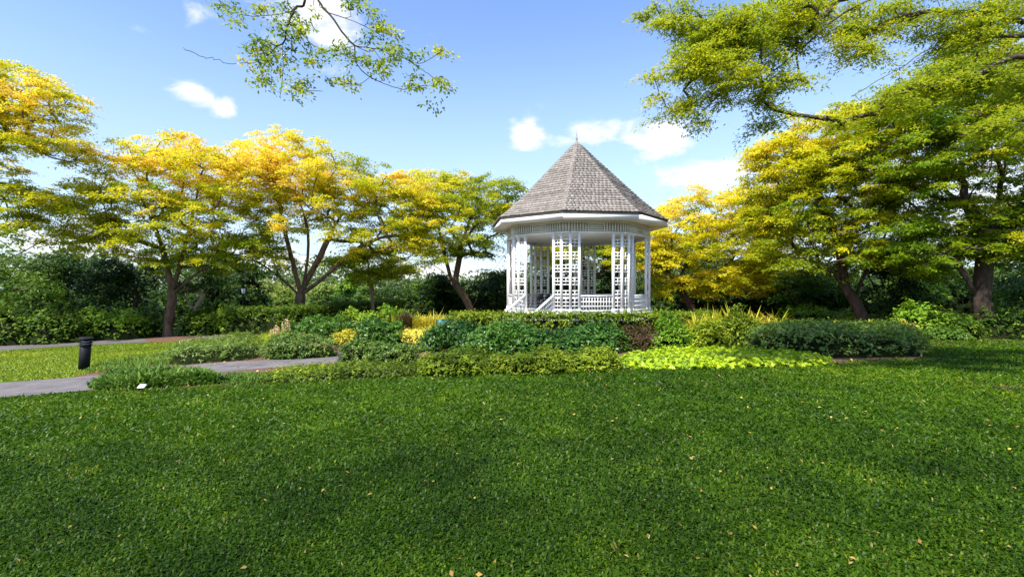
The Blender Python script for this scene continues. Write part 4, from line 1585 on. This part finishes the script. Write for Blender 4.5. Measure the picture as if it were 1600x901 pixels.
SG = 'strap leaved plants beside the bandstand'
tuft(1115, 533, 75, 1.55, M['strap'], 'spiky yellow plant clump nearest the bandstand', 420, .035, .15, tint=(.6, .2), group=SG)
tuft(1160, 535, 70, 1.65, M['strap'], 'tall spiky green and yellow clump in the middle of the spiky plants', 420, .035, .2, tint=(.55, .25), group=SG)
tuft(1205, 536, 80, 1.5, M['strap'], 'spiky yellow orange clump nearest the right hedge', 420, .035, .25, tint=(.58, .25), group=SG)
tuft(1060, 505, 60, .8, M['strap'], 'short spiky green clump behind the speckled shrub', 240, .05, .3, tint=(.35, .2), group=SG, d=24)
tuft(608, 516, 46, 1.15, M['gold'], 'golden ornamental grass left of the brown grass clump', 500, .03, .2, tint=(.4, .3), group='ornamental grasses behind the golden patch', name='ornamental_grass')
tuft(664, 515, 62, 1.25, M['gold'], 'golden ornamental grass right of the brown grass clump', 600, .03, .2, tint=(.45, .3), group='ornamental grasses behind the golden patch', name='ornamental_grass')
tuft(631, 518, 24, 1.35, M['brownleaf'], 'reddish brown upright grass clump between the golden grasses', 420, .035, .08, tint=(.55, .3), group='ornamental grasses behind the golden patch', name='ornamental_grass')


def spikes():
    root = thing('flower_spikes', tuple(hit(432, 534)), 'pale cream flower spikes standing left of the rounded green shrub', 'flowers')
    for px, py, top in ((423, 533, 507), (428, 534, 500), (432, 533, 505), (437, 532, 500), (442, 531, 494), (448, 530, 490), (453, 530, 492)):
        b = hit(px, py + 4)
        t = at(px + rng.normal(0, 1.5), top + 8, b[1])
        mb = MB()
        mb.tube([b, b + (t - b) * .6, t], [.012, .01, .006], 4)
        part(mb, 'stem', M['bark'], root)
        n = 60
        u = rng.uniform(.45, 1, n)[:, None]
        a = rng.uniform(0, 6.28, n)
        O = np.column_stack([np.cos(a), np.sin(a), np.full(n, .5)])
        P = b + (t - b) * u + O * .015
        N = unit(np.cross(O, rng.normal(size=(n, 3))))
        leaf_mesh('flower_spike', M['flower'], root, P, O, N, .06, .04, rng.uniform(.4, 1, n))


spikes()


def flower_tops():
    root = thing('flowering_plant', tuple(hit(1350, 532)), 'orange flowering plants showing over the top of the right hedge', 'flowers')
    for px in (1296, 1306, 1340, 1348, 1362, 1412, 1418, 1426):
        b = hit(px, 533)
        t = at(px, 507 + rng.uniform(-4, 3), b[1])
        mb = MB()
        mb.tube([b, t], [.015, .01], 4)
        part(mb, 'stem', M['bark'], root)
        n = 40
        O = unit(rng.normal(size=(n, 3)) + (0, 0, .3))
        N = unit(np.cross(O, rng.normal(size=(n, 3))))
        leaf_mesh('bloom', M['strap'], root, t + O * .02 + rng.normal(0, .06, (n, 3)), O, N, .11, .05, rng.uniform(.7, 1, n))


flower_tops()


# lily turf and low ground cover near the path
def turf_bed(pts, leaf, mat, label, n, wl=.09, droop=.3, tint=(.5, .25), name='lily_turf', group='low grassy beds beside the path'):
    poly = smooth_poly(hits(pts)[:, :2], 3)
    shrub(name, poly, leaf * .8, mat, label, 'ground cover', n, leaf, wl=wl, blades=True, twig=False, droop=droop, tint=tint, edge=.35, bump=.25, group=group, part_name='leaves')


turf_bed([(138, 606), (180, 611), (250, 606), (340, 600), (344, 592), (280, 586), (210, 590), (160, 597)], .42, M['lirio'], 'dark grassy lily turf clump at the corner of the path', 5200)
turf_bed([(345, 600), (410, 599), (470, 596), (475, 588), (420, 585), (350, 588)], .20, M['lirio'], 'short lighter grassy bed in front of the bare path', 2600, tint=(.62, .25))
turf_bed([(135, 583), (200, 578), (260, 570), (320, 563), (330, 556), (250, 556), (170, 566), (140, 575)], .24, M['lirio'], 'yellowish grassy bed round the foot of the bollard', 3000, tint=(.68, .25))
gc1 = smooth_poly(hits([(262, 569), (330, 566), (400, 560), (410, 548), (400, 534), (330, 540), (270, 551)])[:, :2], 3)
shrub('groundcover', gc1, .42, M['grey'], 'pale grey green low groundcover left of the cushion shrub', 'groundcover', 9000, .085, edge=.6, bump=.2, bfreq=2.5, tint=(.72, .28), wl=.35, group='low leafy groundcovers by the path')
gc2 = smooth_poly(hits([(410, 598), (480, 596), (560, 592), (660, 588), (664, 577), (610, 577), (540, 578), (500, 576), (440, 584)])[:, :2], 3)
shrub('groundcover', gc2, .15, M['olive'], 'mixed reddish and olive groundcover along the lawn edge below the cushion shrubs', 'groundcover', 8000, .075, edge=.4, bump=.28, bfreq=3.5, tint=(.28, .40), wl=.4, group='low leafy groundcovers by the path')
gc3 = smooth_poly(hits([(400, 545), (430, 540), (470, 530), (440, 522), (410, 528), (390, 538)])[:, :2], 3)
shrub('groundcover', gc3, .25, M['olive'], 'yellowish groundcover between the left lawn and the rounded shrub', 'groundcover', 4000, .09, edge=.5, bump=.25, tint=(.75, .25), wl=.4, group='low leafy groundcovers by the path')


# ------------------------------------------------------------------ street furniture
def bollard():
    p = hit(131, 577)
    h = 51 / 800 * p[1]
    t = thing('bollard_light', tuple(p), 'black round bollard light leaning slightly beside the path', 'bollard light')
    t.rotation_euler = (R(1), R(5), 0)
    def bl(mb, n, par=t):
        return mb.build(n, M['black'], par, False)
    mb = MB()
    mb.lathe([(.13, -.05), (.13, h * .74), (.12, h * .745)], n=20)
    bl(mb, 'post')
    for i in range(3):
        mb = MB()
        z = h * (.76 + .07 * i)
        mb.lathe([(.155, z), (.165, z + .008), (.13, z + .035)], n=20)
        bl(mb, 'louvre')
    mb = MB()
    mb.lathe([(.09, h * .745), (.09, h * .95)], n=14)
    mb.build('lamp', M['glass'], t)
    mb = MB()
    mb.lathe([(.165, h * .95), (.17, h * .96), (.165, h * .995), (.10, h * 1.0)], n=20)
    bl(mb, 'cap')


bollard()


def box_sign():
    d = 29.5
    c = at(110, 533, d)
    g = gz(c[0], c[1])
    t = thing('litter_bin', (c[0], c[1], g), 'black box shaped bin on short legs beyond the footpath, left of the bollard', 'litter bin')
    zt = at(110, 511, d)[2] - g
    zb = at(110, 529, d)[2] - g
    mb = MB()
    mb.box((0, 0, (zt + zb) / 2), (.72, .5, zt - zb - .05))
    mb.build('bin_body', M['black'], t)
    mb = MB()
    mb.box((0, 0, zt), (.80, .58, .05))
    mb.build('lid', M['black'], t)
    mb = MB()
    mb.box((.12, -.255, (zt + zb) / 2 + .02), (.12, .012, .06))
    mb.build('sticker', M['terra'], t)
    for x in (-.3, .3):
        mb = MB()
        mb.bar((x, 0, -.03), (x, 0, zb + .03), .06, .06)
        mb.build('leg', M['black'], t)


box_sign()


def lamp_post(px, top, d, label):
    c = at(px, 500, d)
    g = gz(c[0], c[1])
    H = at(px, top, d)[2] - g
    t = thing('lamp_post', (c[0], c[1], g), label, 'lamp post', 'black garden lamp posts')
    mb = MB()
    mb.lathe([(.15, -.05), (.15, .12), (.11, .2), (.12, .32), (.10, .38), (.10, .5), (.06, .6)], n=12)
    mb.build('base', M['black'], t, True)
    mb = MB()
    mb.lathe([(.05, .58), (.045, H * .5), (.038, H - .55), (.07, H - .53), (.07, H - .5)], n=10)
    mb.build('pole', M['black'], t, True)
    mb = MB()
    mb.lathe([(.09, H - .5), (.15, H - .2)], n=6)
    mb.build('lantern_glass', M['glass'], t)
    mb = MB()
    for k in range(6):
        a = 2 * math.pi * k / 6
        mb.bar((.092 * math.cos(a), .092 * math.sin(a), H - .5), (.153 * math.cos(a), .153 * math.sin(a), H - .2), .015, .015)
    mb.build('lantern_frame', M['black'], t)
    mb = MB()
    mb.lathe([(.19, H - .2), (.17, H - .17), (.05, H - .06), (.02, H - .04), (.025, H)], n=12)
    mb.build('lantern_cap', M['black'], t)


lamp_post(380, 444, 28.5, 'black lamp post with white lantern in front of the clipped hedge end')
lamp_post(660, 456, 44, 'small distant black lamp post between the golden grasses and the leaning stems')
lamp_post(1113, 455, 38, 'distant black lamp post right of the bandstand under the orange boughs')


def plant_label():
    p = hit(222, 613)
    t = thing('plant_label', tuple(p), 'small white plant label on a stake in front of the lily turf', 'plant label')
    mb = MB()
    mb.bar((0, 0, -.03), (0, 0, .11), .012, .006)
    mb.build('stake', M['black'], t)
    mb = MB()
    s = math.sin(R(55)) * .04
    mb.hexa([(-.065, -.045, .10), (.065, -.045, .10), (.065, .04, .155), (-.065, .04, .155), (-.065, -.047, .106), (.065, -.047, .106), (.065, .038, .161), (-.065, .038, .161)])
    mb.build('label_plate', M['plate'], t)


plant_label()


def spotlight():
    d = 19.5
    c = at(692, 505, d)
    g = gz(c[0], c[1])
    zc = at(692, 503, d)[2] - g
    t = thing('garden_spotlight', (c[0], c[1], g), 'teal cylindrical spotlight poking out of the glossy shrub', 'spotlight')
    mb = MB()
    mb.bar((0, 0, -.05), (0, 0, zc - .05), .05, .05)
    mb.build('stand', M['black'], t)
    mb = MB()
    mb.tube([(-.22, -.02, zc), (-.1, 0, zc), (.16, .02, zc), (.22, .03, zc)], [.115, .12, .11, .07], 14)
    mb.build('housing', M['teal'], t)
    mb = MB()
    mb.tube([(-.25, -.022, zc), (-.221, -.02, zc)], [.125, .125], 14)
    mb.build('lens_ring', M['black'], t)


spotlight()


def figurine():
    p = hit(1505, 531)
    t = thing('garden_figurine', tuple(p), 'small white and terracotta garden figurine at the lawn edge left of the thick trunk', 'figurine')
    mb = MB()
    mb.lathe([(.11, 0), (.12, .03), (.10, .09), (.085, .13)], n=14)
    mb.build('base', M['terra'], t, True)
    mb = MB()
    mb.lathe([(.08, .128), (.095, .18), (.08, .24), (.05, .275), (.035, .285)], n=14)
    mb.tube([(-.075, -.01, .25), (-.11, -.05, .20), (-.05, -.09, .18)], [.022, .02, .016], 7)
    mb.tube([(.075, -.01, .25), (.11, -.05, .20), (.05, -.09, .18)], [.022, .02, .016], 7)
    mb.build('body', M['plate'], t, True)
    mb = MB()
    mb.lathe([(.02, .283), (.05, .305), (.055, .335), (.045, .36), (.02, .37)], n=12)
    mb.build('head', M['terra'], t, True)
    mb = MB()
    mb.lathe([(.06, .352), (.05, .365), (.03, .40), (.006, .43)], n=12)
    mb.build('hat', M['terra'], t, True)


figurine()


# ------------------------------------------------------------------ lawn grass, fallen leaves
def in_lawn(x, y, z):
    px = 800 + x / y * 800
    py = 450 + (EYE - z) / y * 800
    e = np.interp(px, EDGE[:, 0], EDGE[:, 1])
    front = py > e - 2.5
    right = (px > 1440) & (py > 531 + (px < 1500) * 0)
    return front | right, px, py


def lawn():
    P = []
    lo, hi = 2.3, 26.0
    n = 330000
    # distance drawn so that the density falls with the square of the distance
    u = rng.uniform(0, 1, n)
    k0, k1 = 27.0, 90 * math.log(hi / 3.5)
    s = u * (k0 + k1)
    d = np.where(s < k0, np.sqrt(lo ** 2 + (3.5 ** 2 - lo ** 2) * s / k0), 3.5 * np.exp(np.clip(s - k0, 0, None) / 90))
    x = rng.uniform(-1.06, 1.06, n) * d
    z = ground(x, d)
    keep, px, py = in_lawn(x, d, z)
    P = np.column_stack([x, d, z - .004])[keep]
    d = d[keep]
    m = len(P)
    sc = np.maximum(1, (d / 3.5)) ** .5
    clump = lumps(P * (1, 1, 0), 5.0, 11) * .12 + lumps(P * (1, 1, 0), .7, 12) * .14
    tn = .45 + clump + rng.normal(0, .19, m)
    tn = np.where(rng.uniform(0, 1, m) < .004, 1.0, np.minimum(tn, .93))
    ln, wd = .050 * sc * rng.uniform(.5, 1.3, m), .0125 * sc * rng.uniform(.7, 1.4, m)
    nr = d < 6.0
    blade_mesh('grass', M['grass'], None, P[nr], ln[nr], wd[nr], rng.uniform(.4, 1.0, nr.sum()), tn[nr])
    fr = ~nr
    k = fr.sum()
    a = rng.uniform(0, 6.28, k)
    N = unit(rng.normal(0, .55, (k, 3)) + (0, 0, 1))
    T = unit(np.column_stack([np.cos(a), np.sin(a), rng.uniform(.15, 1.1, k)]))
    Pf = P[fr].copy()
    o = leaf_mesh('grass', M['grass'], None, Pf, T, N, ln[fr], wd[fr] * 1.15, tn[fr], fold=.06)
    tag(o, 'short green grass of the farther front lawn towards the planting bed', None, kind='stuff')
    o = bpy.data.objects['grass']
    tag(o, 'short dense green grass of the nearest lawn', None, kind='stuff')
    # sunny lawn beyond the path
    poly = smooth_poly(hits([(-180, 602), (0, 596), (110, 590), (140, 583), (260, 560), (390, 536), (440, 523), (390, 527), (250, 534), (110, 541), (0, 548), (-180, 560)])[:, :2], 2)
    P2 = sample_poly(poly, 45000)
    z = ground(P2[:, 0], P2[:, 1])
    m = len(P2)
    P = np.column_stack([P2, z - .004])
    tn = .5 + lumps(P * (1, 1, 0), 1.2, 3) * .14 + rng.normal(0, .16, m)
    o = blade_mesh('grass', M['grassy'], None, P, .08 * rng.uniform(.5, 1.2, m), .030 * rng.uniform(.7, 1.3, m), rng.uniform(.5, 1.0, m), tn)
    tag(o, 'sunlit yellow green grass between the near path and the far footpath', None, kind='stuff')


lawn()


def fallen():
    n = 800
    d = 2.5 + 19 * rng.uniform(0, 1, n) ** 1.2
    x = rng.uniform(-1.05, 1.05, n) * d
    z = ground(x, d)
    keep, px, py = in_lawn(x, d, z)
    keep &= rng.uniform(0, 1, n) < .35 + .65 * (px > 700)
    P = np.column_stack([x, d, z + .03 + rng.uniform(0, .02, n)])[keep]
    m = len(P)
    N = unit(rng.normal(0, .45, (m, 3)) + (0, 0, 1))
    T = rng.normal(size=(m, 3))
    T = unit(T - N * (T * N).sum(1, keepdims=True))
    o = leaf_mesh('fallen_leaves', M['fallen'], None, P, T, N, rng.uniform(.025, .06, m), rng.uniform(.014, .032, m), rng.uniform(0, 1, m), fold=.12)
    tag(o, 'scattered dry yellow and tan leaves lying on the lawn', None, kind='stuff')
    m = 2600
    poly = smooth_poly(bed[:, :2], 3)
    P2 = sample_poly(poly, m)
    P = np.column_stack([P2, ground(P2[:, 0], P2[:, 1]) + .02 + rng.uniform(0, .02, m)])
    N = unit(rng.normal(0, .45, (m, 3)) + (0, 0, 1))
    T = rng.normal(size=(m, 3))
    T = unit(T - N * (T * N).sum(1, keepdims=True))
    o = leaf_mesh('leaf_litter', M['fallen'], None, P, T, N, rng.uniform(.05, .11, m), rng.uniform(.03, .06, m), rng.uniform(0, .6, m), fold=.12)
    tag(o, 'brown leaf litter lying on the soil of the planting bed', None, kind='stuff')


fallen()
